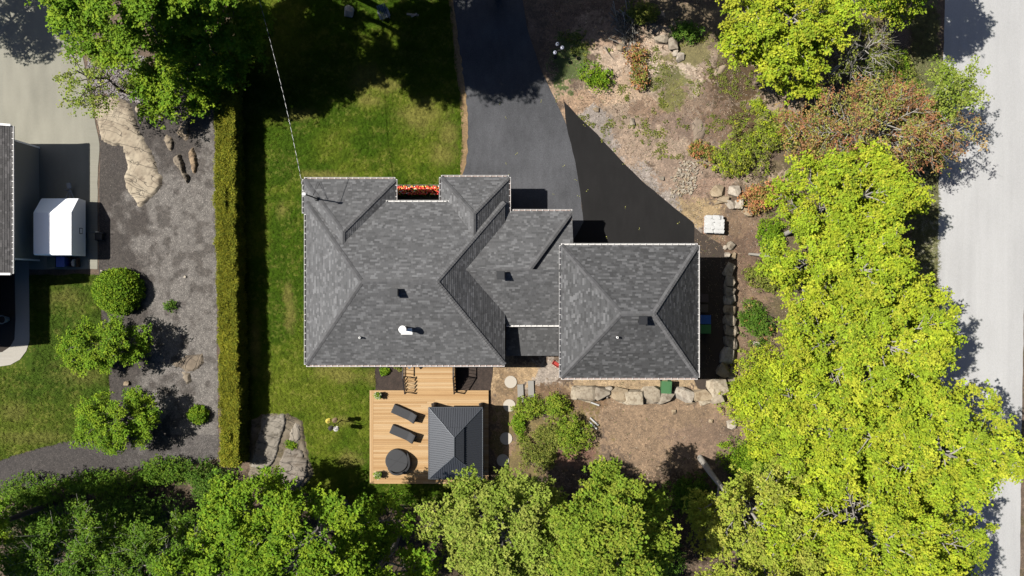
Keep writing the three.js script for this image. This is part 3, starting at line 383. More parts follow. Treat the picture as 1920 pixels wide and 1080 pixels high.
// ---------------------------------------------------------------- furniture and small things around the house
const cloth = mat(74, 75, 78, { roughness: 0.95 }), clothDark = mat(62, 62, 65, { roughness: 0.95 });
function lounger(a, b, turn, label) {
  const [x, z] = at(a, b, 0.7), t = thing('sun_lounger', label, 'lounger', [x, DY, z], turn, 'covered loungers on the deck');
  const sh = new THREE.Shape([[-0.98, 0.1], [-0.98, 0.34], [-0.93, 0.38], [0.42, 0.38], [0.52, 0.42], [0.86, 0.72], [0.94, 0.72], [0.98, 0.66], [0.9, 0.1]].map(p => new THREE.Vector2(...p)));
  const g = new THREE.ExtrudeGeometry(sh, { depth: 0.64, bevelEnabled: true, bevelSize: 0.025, bevelThickness: 0.025, bevelSegments: 2 }); g.translate(0, 0, -0.32); part('cover', g, cloth, t);
  part('hem', mergeGeometries([bx(1.9, 0.03, 0.03, -0.03, 0.12, 0.35), bx(1.9, 0.03, 0.03, -0.03, 0.12, -0.35)]), clothDark, t);
  for (const [u, w] of [[-0.8, 0.25], [-0.8, -0.25], [0.75, 0.25], [0.75, -0.25]]) part('leg', bx(0.05, 0.12, 0.05, u, 0.06, w), blackMetal, t);
}
lounger(758, 776, -0.42, 'dark grey covered lounger on the deck, nearer the house'); lounger(755, 814, -0.40, 'dark grey covered lounger on the deck, nearer the round daybed');
{ const [x, z] = at(746, 866, 0.6), t = thing('round_daybed', 'round dark grey covered daybed with low curved back on the deck', 'daybed', [x, DY, z]);
  const prof = [[0, 0.46], [0.8, 0.455], [0.86, 0.44], [0.885, 0.4], [0.89, 0.06], [0.86, 0.03], [0, 0.03]].map(p => new THREE.Vector2(...p)); const seat = new THREE.LatheGeometry(prof.reverse(), 44); part('seat_cover', seat, cloth, t, [-0.08, 0, -0.08]);
  const pos = [], idx = []; const n = 36; for (let i = 0; i <= n; i++) { const a = lerp(-0.75, 2.55, i / n), f = Math.sin(i / n * Math.PI), h = 0.3 + 0.36 * Math.min(1, f * 2), ri = 0.84, ro = 0.98; for (const [r, y] of [[ri, 0.03], [ri, h], [ro, h - 0.02], [ro + 0.02, 0.03]]) pos.push(Math.cos(a) * r, y, Math.sin(a) * r); if (i) for (let k = 0; k < 4; k++) { const p = (i - 1) * 4 + k, q = (i - 1) * 4 + (k + 1) % 4; idx.push(p, q, p + 4, q, q + 4, p + 4); } }
  idx.push(0, 1, 2, 0, 2, 3, n * 4, n * 4 + 2, n * 4 + 1, n * 4, n * 4 + 3, n * 4 + 2); let g = new THREE.BufferGeometry(); g.setAttribute('position', new THREE.Float32BufferAttribute(pos, 3)); g.setIndex(idx); g = g.toNonIndexed(); g.computeVertexNormals(); const bm = clothDark.clone(); bm.side = THREE.DoubleSide; part('curved_back', g, bm, t);
  part('cover_seam', mergeGeometries([bx(1.66, 0.008, 0.02, -0.08, 0.463, -0.08, 0.75), bx(1.66, 0.008, 0.02, -0.08, 0.463, -0.08, -0.3)]), clothDark, t); }

// leaf shapes ------------------------------------------------------------------
function leafCluster(n, spread, len, wid, seed, flat = 0.55) { // a spray of folded leaf blades
  const r = rngOf(seed), pos = [], idx = [], nor = [];
  for (let i = 0; i < n; i++) {
    const a = r() * 6.283, d = spread * Math.sqrt(r()), c = V(Math.cos(a) * d, (r() - 0.5) * spread * 0.9, Math.sin(a) * d);
    const nn = V(gauss(r) * flat, 1, gauss(r) * flat).normalize(), dir = V(Math.cos(a + gauss(r) * 0.8), gauss(r) * 0.25 - 0.12, Math.sin(a + gauss(r) * 0.8)); dir.addScaledVector(nn, -dir.dot(nn)).normalize(); const s = dir.clone().cross(nn), L = len * (0.7 + r() * 0.6), w = wid * (0.7 + r() * 0.6), k = pos.length / 3;
    const pts = [c.clone().addScaledVector(dir, -L / 2), c.clone().addScaledVector(s, w / 2).addScaledVector(nn, w * 0.16), c.clone().addScaledVector(dir, L / 2).addScaledVector(nn, -L * 0.12), c.clone().addScaledVector(s, -w / 2).addScaledVector(nn, w * 0.16)];
    for (const p of pts) { pos.push(p.x, p.y, p.z); nor.push(nn.x, nn.y, nn.z); } idx.push(k, k + 1, k + 2, k, k + 2, k + 3);
  }
  const g = new THREE.BufferGeometry(); g.setAttribute('position', new THREE.Float32BufferAttribute(pos, 3)); g.setAttribute('normal', new THREE.Float32BufferAttribute(nor, 3)); g.setAttribute('uv', new THREE.Float32BufferAttribute(new Float32Array(pos.length / 3 * 2), 2)); g.setIndex(idx); return g;
}
const leafMat = new THREE.MeshPhysicalMaterial({ color: 0xffffff, roughness: 0.75, transmission: 0.35, thickness: 0, side: THREE.DoubleSide, specularIntensity: 0.15 });
const mapleSpray = leafCluster(13, 0.24, 0.14, 0.12, 11, 0.7), smallSpray = leafCluster(10, 0.16, 0.11, 0.08, 12, 0.8), fineSpray = leafCluster(9, 0.13, 0.09, 0.035, 13, 1.1), budSpray = leafCluster(8, 0.2, 0.12, 0.09, 14, 0.9);
const barkMap = (a, b) => new THREE.MeshStandardMaterial({ roughness: 0.95, map: colourMap(32, 128, (u, v) => mulc(mixc(base(...a), base(...b), fbm(u * 6, v * 22, 3)), 0.8 + hsh(Math.floor(u * 30), Math.floor(v * 120)) * 0.4)) });
const barkGrey = mat(140, 134, 124, { roughness: 1 }), barkDark = mat(86, 76, 64, { roughness: 1 }), barkPale = mat(190, 184, 174, { roughness: 1 });
const tones = { lime: [[0.30, 0.355, 0.022], [0.235, 0.32, 0.02], [0.335, 0.36, 0.03], [0.20, 0.275, 0.02]], green: [[0.135, 0.225, 0.012], [0.1, 0.19, 0.01], [0.175, 0.25, 0.014]], deep: [[0.075, 0.15, 0.016], [0.058, 0.125, 0.012], [0.1, 0.165, 0.02]], forest: [[0.095, 0.18, 0.014], [0.075, 0.15, 0.012], [0.13, 0.205, 0.018]], sage: [[0.205, 0.26, 0.04], [0.165, 0.23, 0.028], [0.24, 0.275, 0.05]], red: [[0.27, 0.145, 0.07], [0.31, 0.21, 0.07], [0.22, 0.24, 0.05], [0.26, 0.12, 0.06], [0.26, 0.27, 0.06]], spring: [[0.26, 0.30, 0.04], [0.21, 0.26, 0.03], [0.30, 0.31, 0.05]], leafy: [[0.17, 0.235, 0.022], [0.13, 0.205, 0.018], [0.21, 0.25, 0.028]], olive: [[0.15, 0.175, 0.03], [0.19, 0.2, 0.04], [0.12, 0.15, 0.025]], rust: [[0.38, 0.17, 0.07], [0.32, 0.14, 0.06], [0.42, 0.22, 0.1], [0.26, 0.23, 0.06]], cedar: [[0.2, 0.21, 0.018], [0.14, 0.165, 0.014], [0.25, 0.235, 0.02]] };
const tone = (k, r) => { const L = tones[k], c = L[Math.floor(r() * L.length)], f = 0.82 + r() * 0.36; return [c[0] * f, c[1] * f, c[2] * f]; };
// tree: trunk, limbs that end on an uneven crown, sprays of leaves in flattened pads along the outer limbs
function tree(o) {
  const r = rngOf(o.seed), h = o.h, ym = o.ym ?? h * 0.62, [cx, cz] = o.c ? at(o.c[0], o.c[1], ym) : o.pos, [bx0, bz0] = o.base ? at(...o.base) : [cx + gauss(r) * 0.4, cz + gauss(r) * 0.4];
  const k = (HEIGHT - ym) / FOCAL, rx = o.r[0] * k, rz = o.r[1] * k, ry = o.ry ?? h - ym, t = thing(o.name ?? 'maple_tree', o.label, o.cat ?? 'tree', [bx0, 0, bz0], 0, o.group);
  const C = V(cx - bx0, ym, cz - bz0), top = V(C.x, ym + ry * 0.8, C.z), tr = o.trunk ?? h * 0.019, bark = o.bark ?? barkGrey;
  const spine = [0, 0.25, 0.5, 0.75, 1].map(s => V(top.x * s ** 1.3, top.y * s, top.z * s ** 1.3).add(V(gauss(r), 0, gauss(r)).multiplyScalar(s * (1 - s) * 1.1)));
  part('trunk', tube(spine, tr, tr * 0.25, 8), bark, t);
  const wood = [], sprays = [], nl = o.limbs ?? 16, pad = o.pad ?? 1, den = o.den ?? 1, sc = o.leaf ?? 1;
  const addPad = (p, out, size) => {
    const n = Math.round(24 * den * size * size * (0.7 + r() * 0.6)), sx = -out.z, sz = out.x, tn = tone(o.tone, r);
    for (let i = 0; i < n; i++) { const a = gauss(r) * size * 0.76, b = gauss(r) * size * 0.5, y = gauss(r) * size * 0.22 - Math.abs(a) * 0.1; const c = r() < 0.55 ? tn : tone(o.tone, r), f = 0.88 + r() * 0.24; sprays.push([p.x + out.x * a + sx * b, Math.max(0.25, p.y + y), p.z + out.z * a + sz * b, sc * (0.75 + r() * 0.5), r() * 6.28, gauss(r) * 0.35, [c[0] * f, c[1] * f, c[2] * f], gauss(r) * 0.35]); }
  };
  for (let i = 0; i < nl; i++) {
    const az = i * 2.39996 + gauss(r) * 0.35, el = lerp(o.low ?? -0.25, 1.25, (i + 0.5) / nl), reach = (0.74 + r() * 0.32) * (o.wild ? 0.8 + r() * 0.4 : 1), E = V(C.x + Math.cos(az) * Math.cos(el) * rx * reach, C.y + Math.sin(el) * ry * (0.85 + r() * 0.2), C.z + Math.sin(az) * Math.cos(el) * rz * reach);
    const f = clamp((E.y - Math.hypot(E.x - C.x, E.z - C.z) * 0.55) / top.y, 0.22, 0.93), s = spine[0].clone(); { const q = f * 4, j = Math.min(3, Math.floor(q)); s.copy(spine[j]).lerp(spine[j + 1], q - j); }
    const mid = s.clone().lerp(E, 0.5).add(V(0, E.distanceTo(s) * 0.1, 0)), cur = []; for (let q = 0; q <= 6; q++) { const a = q / 6; cur.push(s.clone().multiplyScalar((1 - a) ** 2).addScaledVector(mid, 2 * a * (1 - a)).addScaledVector(E, a * a).add(V(gauss(r), gauss(r), gauss(r)).multiplyScalar(0.1 * a))); }
    const L = s.distanceTo(E); wood.push(tube(cur, tr * 0.42 * (1 - f * 0.4), 0.018, 5));
    const out = V(E.x - s.x, 0, E.z - s.z).normalize(); addPad(E, out, pad * (0.85 + r() * 0.4));
    const ns = Math.max(3, Math.round(L * 2.1));
    for (let q = 0; q < ns; q++) {
      const a = lerp(o.inner ?? 0.32, 0.97, (q + r()) / ns), j = Math.min(5, Math.floor(a * 6)), p = cur[j].clone().lerp(cur[j + 1], a * 6 - j), sd = q % 2 ? 1 : -1, w = L * 0.3 * (0.5 + r() * 0.7) * (1.15 - a * 0.6), d = V(out.x * 0.7 - out.z * sd * (0.5 + r() * 0.6), 0.12 + gauss(r) * 0.35, out.z * 0.7 + out.x * sd * (0.5 + r() * 0.6)).normalize(), e = p.clone().addScaledVector(d, w);
      wood.push(tube([p, p.clone().lerp(e, 0.5).add(V(0, 0.05, 0)), e], 0.03 + w * 0.008, 0.01, 4)); d.y = 0; d.normalize(); addPad(e, d, pad * (0.6 + r() * 0.5));
      if (o.twigs) for (let z = 0; z < 3; z++) { const b = p.clone().lerp(e, r()), e2 = b.clone().add(V(d.x * 0.8 + gauss(r) * 0.6, 0.5 + gauss(r) * 0.4, d.z * 0.8 + gauss(r) * 0.6).multiplyScalar(0.9)); wood.push(tube([b, e2], 0.014, 0.006, 3)); }
    }
  }
  part('limbs', mergeGeometries(wood), bark, t);
  if (sprays.length) instanced('crown', o.spray ?? mapleSpray, leafMat, sprays, t);
  return t;
}
function shrub(o) {                                      // dome of leaf sprays on short stems
  const r = rngOf(o.seed), hh = o.h, [x, z] = o.c ? at(o.c[0], o.c[1], hh * 0.5) : o.pos, t = thing(o.name ?? 'shrub', o.label, o.cat ?? 'shrub', [x, 0, z], 0, o.group), k = 1 / 24, rx = o.r[0] * k, rz = o.r[1] * k, L = [], stems = [];
  const nb = o.lumps ?? 5, lump = Array.from({ length: nb }, () => { const a = r() * 6.28, d = Math.sqrt(r()) * 0.55; return [Math.cos(a) * d * rx, Math.sin(a) * d * rz, 0.55 + r() * 0.35]; });
  const n = Math.round(o.n ?? rx * rz * 150);
  for (let i = 0; i < n; i++) {
    const [lx, lz, ls] = o.round ? [0, 0, 1] : lump[Math.floor(r() * nb)], u = r() * 6.283, v = Math.pow(r(), 0.7), q = 0.55 + 0.45 * Math.pow(r(), 0.4), sy = hh * (o.round ? 1 : 0.6 + ls * 0.45), a = v * 1.5;
    L.push([lx + Math.cos(u) * Math.sin(a) * rx * ls * q + gauss(r) * 0.06, Math.max(0.06, (0.12 + 0.88 * Math.cos(a) * q) * sy * 0.92), lz + Math.sin(u) * Math.sin(a) * rz * ls * q + gauss(r) * 0.06, (o.leaf ?? 1) * (0.7 + r() * 0.6), r() * 6.28, gauss(r) * 0.6, tone(o.mix && r() < o.mix[1] ? o.mix[0] : o.tone, r), gauss(r) * 0.6]);
  }
  for (let i = 0; i < 7; i++) { const a = r() * 6.28; stems.push(tube([V(0, 0, 0), V(Math.cos(a) * rx * 0.6, hh * 0.7, Math.sin(a) * rz * 0.6)], 0.03, 0.01, 4)); }
  part('stems', mergeGeometries(stems), barkDark, t); instanced('foliage', o.spray ?? smallSpray, leafMat, L, t); return t;
}

// planters, slabs, bins --------------------------------------------------------
for (const [a, b, l] of [[709, 741, 'square black planter of white flowers at the deck corner near the lawn'], [709, 890, 'square black planter with leafy plant beside the round daybed']]) {
  const [x, z] = at(a, b, 0.6), t = thing('planter', l, 'planter', [x, DY, z], 0.1, 'planters on the deck'), r = rngOf(a + b), L = [];
  const g = new THREE.CylinderGeometry(0.3, 0.24, 0.42, 4); g.rotateY(Math.PI / 4); part('pot', g, blackMetal, t, [0, 0.21, 0]); part('soil', bx(0.36, 0.02, 0.36, 0, 0.42, 0), mat(60, 48, 38), t);
  for (let i = 0; i < 90; i++) L.push([gauss(r) * 0.17, 0.45 + r() * 0.16, gauss(r) * 0.17, 0.5 + r() * 0.5, r() * 6.28, gauss(r) * 0.5, r() < 0.3 ? [0.5, 0.5, 0.36] : tone('green', r), 0]); instanced('flowers', smallSpray, leafMat, L, t);
}
[[957.5, 716, 'round pale stepping stone nearest the house'], [955, 760, 'round pale stepping stone by the grey slabs'], [949, 822, 'round pale stepping stone half in the gazebo shadow'], [943, 863, 'round pale stepping stone partly under the maple leaves']].forEach(([a, b, l], i) => { const [x, z] = at(a, b), t = single('stepping_stone', l, 'stone', new THREE.CylinderGeometry(0.475, 0.48, 0.06, 36), mat(224, 214, 198), 'round stepping stones beside the deck'); t.position.set(x, 0.035, z); });
for (const [a, b, w, d, ry, l] of [[976, 737, 0.46, 1.38, 0.04, 'grey concrete slab touching the second stepping stone'], [995.5, 729, 0.46, 1.3, 0.03, 'grey concrete slab on the gravel, further from the deck']]) { const [x, z] = at(a, b), t = single('concrete_slab', l, 'slab', new THREE.BoxGeometry(w, 0.14, d), mat(176, 172, 164), 'concrete slabs beside the deck'); t.position.set(x, 0.075, z); t.rotation.y = ry; }
function bin(a, b, c, label, ry = 0, w = 0.6) {
  const [x, z] = at(a, b, 0.9), t = thing('wheeled_bin', label, 'bin', [x, 0.025, z], ry), m = mat(...c, { roughness: 0.55 });
  const g = new THREE.CylinderGeometry(w * 0.68, w * 0.54, 0.9, 4); g.rotateY(Math.PI / 4); g.scale(1, 1, 1.22); part('body', g, m, t, [0, 0.5, 0]);
  const lid = part('lid', mergeGeometries([bx(w * 1.03, 0.05, w * 1.25, 0, 0.98, 0), bx(w * 0.72, 0.03, w * 0.62, 0, 1.015, 0.06), bx(w * 0.5, 0.02, w * 0.1, 0, 1.01, -w * 0.46)]), m, t); part('handle', tube([V(-w * 0.45, 0.96, -w * 0.7), V(w * 0.45, 0.96, -w * 0.7)], 0.02, 0.02, 6), m, t);
  for (const s of [-1, 1]) { const wg = new THREE.CylinderGeometry(0.1, 0.1, 0.05, 14); wg.rotateZ(Math.PI / 2); part('wheel', wg, blackMetal, t, [s * w * 0.4, 0.1, -w * 0.6]); } return t;
}
bin(1249, 726, [80, 138, 84], 'green wheeled bin standing on the boulder wall behind the garage', -0.06, 0.76);
bin(1322, 599, [30, 110, 210], 'blue wheeled bin in the shadow of the garage', 1.57, 0.66); bin(1322, 617, [60, 150, 60], 'green wheeled bin in the shadow beside the blue one', 1.57, 0.66); bin(1318, 578, [104, 84, 64], 'brown wheeled bin in the garage shadow beside the blue one', 1.57, 0.58); bin(1318, 559, [88, 64, 54], 'dark brown wheeled bin at the end of the garage row', 1.57, 0.62);
{ const [x, z] = at(1042, 682), t = thing('snow_scoop', 'red plastic snow scoop leaning by the garage corner', 'scoop', [x, 0.03, z], -0.6), red = mat(206, 60, 44, { roughness: 0.5 }); part('pan', mergeGeometries([bx(0.55, 0.03, 0.3, 0, 0.03, 0), bx(0.55, 0.16, 0.03, 0, 0.1, 0.15), bx(0.03, 0.14, 0.3, -0.27, 0.09, 0)]), red, t); part('handle', tube([V(0.27, 0.08, 0.12), V(0.7, 0.5, 0.1), V(0.7, 0.5, -0.12), V(0.27, 0.08, -0.12)], 0.02, 0.02, 6), red, t); }
[[1113, 756, -0.35, 0.9, 'white plastic pipe lying under the boulder wall'], [1114, 790, -0.75, 0.85, 'white plastic pipe beside the green bush, upper of two'], [1112, 797, -0.75, 0.8, 'white plastic pipe beside the green bush, lower of two']].forEach(([a, b, ry, L, l]) => { const [x, z] = at(a, b), g = new THREE.CylinderGeometry(0.07, 0.07, L, 14, 1, true); g.rotateZ(Math.PI / 2); const m = mat(232, 230, 226, { side: THREE.DoubleSide }); const t = single('drain_pipe', l, 'pipe', g, m, 'white pipes on the bare soil'); t.position.set(x, 0.09, z); t.rotation.y = ry; });
// flower bed between the two front wings
{ const t = thing('flower_bed', 'bed of red and orange flowers between the front wings', 'flower bed'), p0 = P(744, 349), p1 = P(826, 366), r = rngOf(55), L = [], gL = [];
  part('soil', bx(p1.x - p0.x, 0.08, p1.z - p0.z + 0.5, (p0.x + p1.x) / 2, 0.05, (p0.z + p1.z) / 2 + 0.25), mat(54, 42, 34), t);
  const stone = mat(120, 112, 104); part('edging', bx(p1.x - p0.x, 0.12, 0.1, (p0.x + p1.x) / 2, 0.06, p0.z - 0.05), stone, t);
  const tulip = new THREE.SphereGeometry(0.055, 7, 5); tulip.scale(1, 1.25, 1);
  for (let i = 0; i < 330; i++) { const x = lerp(p0.x + 0.05, p1.x - 0.05, r()), z = lerp(p0.z + 0.06, p1.z, r()), q = r(), c = q < 0.55 ? [0.55, 0.045, 0.03] : q < 0.75 ? [0.62, 0.2, 0.04] : q < 0.84 ? [0.65, 0.42, 0.08] : q < 0.9 ? [0.6, 0.56, 0.5] : [0.4, 0.02, 0.04]; L.push([x, 0.34 + r() * 0.08, z, 0.8 + r() * 0.5, 0, 0, c]); gL.push([x, 0.18, z, 0.6 + r() * 0.5, r() * 6, gauss(r) * 0.4, tone('deep', r)]); }
  instanced('blossoms', tulip, new THREE.MeshStandardMaterial({ roughness: 0.7 }), L, t); instanced('leaves', smallSpray, leafMat, gL, t); }
// pole lamps and feeders
{ const [x, z] = at(1041, 107), t = thing('garden_lamp', 'pole lamp with three pale globes beside the driveway', 'lamp', [x, 0, z]), gm = mat(196, 200, 220, { roughness: 0.3 }); part('pole', tube([V(0, 0, 0), V(0, 1.5, 0)], 0.04, 0.035, 8), blackMetal, t); part('base', cyl(0.16, 0.12, 0.06, 0, 0, 0), blackMetal, t);
  for (const [dx, dz, y] of [[0.05, -0.35, 1.85], [0.42, -0.1, 1.8], [-0.12, 0.22, 1.65]]) { part('arm', tube([V(0, 1.35, 0), V(dx * 0.9, 1.4, dz * 0.9), V(dx, y - 0.12, dz)], 0.022, 0.02, 6), blackMetal, t); const g = new THREE.SphereGeometry(0.15, 14, 10); g.scale(1, 0.8, 1); const s = part('globe', g, gm, t, [dx, y, dz]); part('cap', cyl(0.06, 0.03, 0.05, 0, 0.1, 0, 10), blackMetal, s); } }
{ const [x, z] = at(640, 788), t = thing('feeder_pole', 'pole with four hanging bird feeders on the back lawn', 'bird feeder', [x, 0, z]); part('pole', tube([V(0, 0, 0), V(0, 2.0, 0)], 0.03, 0.025, 8), blackMetal, t);
  for (const [dx, dz, y, c] of [[-0.55, -0.3, 1.75, [236, 214, 90]], [-0.05, -0.35, 1.75, [150, 124, 92]], [-0.35, 0.25, 1.75, [60, 52, 46]], [0.05, 0.3, 1.75, [236, 232, 226]]]) { part('hook', tube([V(0, 1.7, 0), V(dx * 0.5, 2.15, dz * 0.5), V(dx, 2.12, dz), V(dx, y + 0.1, dz)], 0.016, 0.014, 5), blackMetal, t); const f = part('feeder', cyl(0.1, 0.12, 0.26, 0, -0.26, 0, 12), mat(...c), t, [dx, y + 0.1, dz]); part('feeder_roof', cyl(0.19, 0.03, 0.1, 0, 0, 0, 12), mat(...c), f); part('tray', cyl(0.17, 0.17, 0.02, 0, -0.28, 0, 12), mat(...c), f); } }

// ---------------------------------------------------------------- stones
const rockCols = [[208, 194, 170], [194, 180, 158], [176, 164, 146], [218, 206, 188], [198, 178, 148]];
const rockMats = rockCols.map((c, i) => new THREE.MeshStandardMaterial({ roughness: 0.93, map: colourMap(128, 128, (u, v) => { const f = fbm(u * 7 + i * 9, v * 7, 4), q = fbm(u * 30, v * 12 + i, 2); return mulc(mixc(base(...c), base(c[0] - 50, c[1] - 54, c[2] - 54), clamp((f - 0.4) * 2.2)), 0.86 + q * 0.3 + (hsh(Math.floor(u * 120), Math.floor(v * 120)) - 0.5) * 0.16); }, THREE.RepeatWrapping) }));
function boulderGeo(w, h, d, seed, n = 20) {            // angular block: hull of scattered points on a rounded box
  const r = rngOf(seed), pts = []; for (let i = 0; i < n; i++) { const p = V(r() - 0.5, r() - 0.5, r() - 0.5), m = Math.max(Math.abs(p.x), Math.abs(p.y), Math.abs(p.z)); p.multiplyScalar(0.5 / m).lerp(p.clone().normalize().multiplyScalar(0.56), 0.42); p.multiplyScalar(0.88 + r() * 0.2); pts.push(V(p.x * w, (Math.min(p.y, 0.4)) * h, p.z * d)); }
  const g = new ConvexGeometry(pts), q = g.attributes.position, uv = []; for (let i = 0; i < q.count; i++) uv.push(q.getX(i) * 0.7 + q.getY(i) * 0.5 + seed * 0.13, q.getZ(i) * 0.7 + q.getY(i) * 0.4); g.setAttribute('uv', new THREE.Float32BufferAttribute(uv, 2)); return g;
}
function stoneIn(parent, a, b, w, d, h, ry, seed, name = 'stone', y0 = 0, m) { const [x, z] = at(a, b, h * 0.8 + y0), g = boulderGeo(w / 24, h * 1.25, d / 24, seed); const k = part(name, g, m ?? rockMats[seed % 5], parent, [x, y0 + h * 0.42, z], [0, ry, 0]); return k; }
{ const wl = thing('boulder_wall', 'dry boulder wall along the back of the garage', 'stone wall');
  [[1078, 737, 14, 20], [1100, 738, 42, 22], [1128, 739, 26, 20], [1142, 736, 14, 18], [1161, 741, 30, 22], [1188, 745, 34, 24], [1220, 740, 32, 28], [1251, 746, 32, 18], [1284, 742, 32, 22], [1318, 741, 36, 18], [1346, 731, 32, 28], [1348, 748, 26, 14]].forEach(([a, b, w, d], i) => stoneIn(wl, a, b, w * 1.22, d * 1.3, 0.6 + (i % 3) * 0.08, (i % 4 - 1.5) * 0.12, 300 + i));
  [[1100, 749, 20, 8], [1170, 752, 20, 8], [1215, 752, 24, 8], [1240, 752, 30, 8], [1300, 752, 30, 8], [1325, 752, 30, 9]].forEach(([a, b, w, d], i) => stoneIn(wl, a, b, w, d * 1.3, 0.25, 0.1 * i - 0.2, 330 + i)); }
{ const wl = thing('boulder_wall', 'dry boulder wall along the shaded right side of the garage', 'stone wall');
  [[1368, 505, 20, 22], [1369, 526, 18, 20], [1370, 544, 18, 18], [1369, 562, 18, 18], [1369, 581, 18, 18], [1370, 600, 20, 18], [1370, 620, 20, 22], [1370, 643, 18, 24], [1365, 668, 20, 26], [1358, 694, 22, 24], [1378, 622, 12, 18], [1376, 668, 10, 28], [1374, 700, 12, 26], [1378, 645, 9, 20]].forEach(([a, b, w, d], i) => stoneIn(wl, a, b, w * 1.2, d * 1.26, (i < 10 ? 0.62 : 0.42) + (i % 3) * 0.07, (i % 4 - 1.5) * 0.1, 350 + i)); }
// loose rocks: position, size, height, label
[[1371, 460, 15, 17, 0.4, 'grey squarish rock above the garage corner'], [1360, 464, 8, 8, 0.22, 'small pale rock beside the squarish grey rock'], [1364, 478, 12, 12, 0.3, 'pale flat rock at the top of the side wall'], [1376, 480, 7, 16, 0.3, 'narrow tan rock at the top of the side wall'], [1345, 358, 30, 22, 0.5, 'large brown layered rock above the stone pallet'], [1357, 372, 26, 14, 0.4, 'brown wedge rock in front of the layered rock'], [1378, 358, 24, 22, 0.55, 'grey rounded boulder behind the pale blocks'], [1350, 379, 20, 9, 0.3, 'low grey rock below the brown wedge'], [1370, 382, 20, 18, 0.5, 'pale grey block left of the white pointed one'], [1386, 384, 18, 24, 0.65, 'white pointed block among the yard boulders'], [1402, 398, 20, 16, 0.5, 'brown boulder beside the rust coloured bush'],
  [1166, 85, 20, 18, 0.4, 'flat tan rock above the rust shrub'], [1189, 80, 18, 14, 0.35, 'cream rock at the edge of the sandy patch'], [1240, 72, 28, 16, 0.45, 'long grey rock at the top of the sandy patch'], [1262, 80, 18, 26, 0.5, 'dark slanted rock right of the long grey rock'], [1267, 98, 10, 14, 0.3, 'pale rock below the dark slanted one'], [1275, 107, 16, 18, 0.35, 'pale oblong rock below the dark slanted one, lower of two'], [1140, 135, 14, 18, 0.3, 'grey flat rock beside the green bush'], [1117, 205, 12, 9, 0.25, 'small square brown rock near the driveway edge'], [1186, 228, 10, 14, 0.3, 'small upright rock in the middle of the dirt slope'], [1241, 334, 9, 9, 0.2, 'round grey stone left of the rubble'], [1440, 795, 20, 22, 0.4, 'pale rock under the lime tree at the dirt yard edge'], [1372, 797, 18, 18, 0.35, 'pale lichen covered rock at the right of the dirt yard'], [1333, 790, 8, 8, 0.2, 'small tan stone on the dirt yard'], [1264, 773, 9, 9, 0.2, 'round brown stone on the bare dirt yard'],
  [653, 20, 19, 19, 0.5, 'round white boulder in the tree shade at the top'], [296, 218, 12, 16, 0.3, 'small rounded white rock at the edge of the tree'], [236, 719, 10, 10, 0.25, 'small tan stone between the two round trees'], [1419, 645, 13, 9, 0.3, 'small white stone among the side shrubs'], [191, 508, 6, 5, 0.15, 'small white stone above the round shrub'], [346, 519, 6, 5, 0.12, 'small white stone lying in the gravel bed']
].forEach(([a, b, w, d, h, l], i) => { const [x, z] = at(a, b, h * 0.7), m = single('rock', l, 'rock', boulderGeo(w / 24, h * 1.3, d / 24, 400 + i, 18), /white|pale|cream/.test(l) ? rockMats[3] : /brown|tan/.test(l) ? rockMats[4] : rockMats[2 - i % 2]); m.position.set(x, h * 0.4, z); m.rotation.y = i * 0.7 % 0.5 - 0.2; });
// grain, joints and lichen of the bedrock
const bedrock = colourMap(512, 512, (u, v) => { const wx = u + (fbm(u * 5, v * 5 + 3, 3) - 0.5) * 0.16, f = fbm(wx * 14, v * 5, 4), q = fbm(u * 40, v * 40, 3), j1 = Math.abs(fbm(wx * 6 + 3, v * 1.6, 3) - 0.5), j2 = Math.abs(fbm(wx * 2, v * 5 + 8, 3) - 0.5); let k = 0.9 + f * 0.34 + (q - 0.5) * 0.5; k *= 1 - 0.62 * sstep(0.014, 0.003, j1) - 0.5 * sstep(0.008, 0.002, j2); k += (hsh(Math.floor(u * 400), Math.floor(v * 400)) - 0.5) * 0.16; k = clamp(k, 0.12, 1); return [k, k * 0.985, k * 0.96]; }, THREE.MirroredRepeatWrapping);
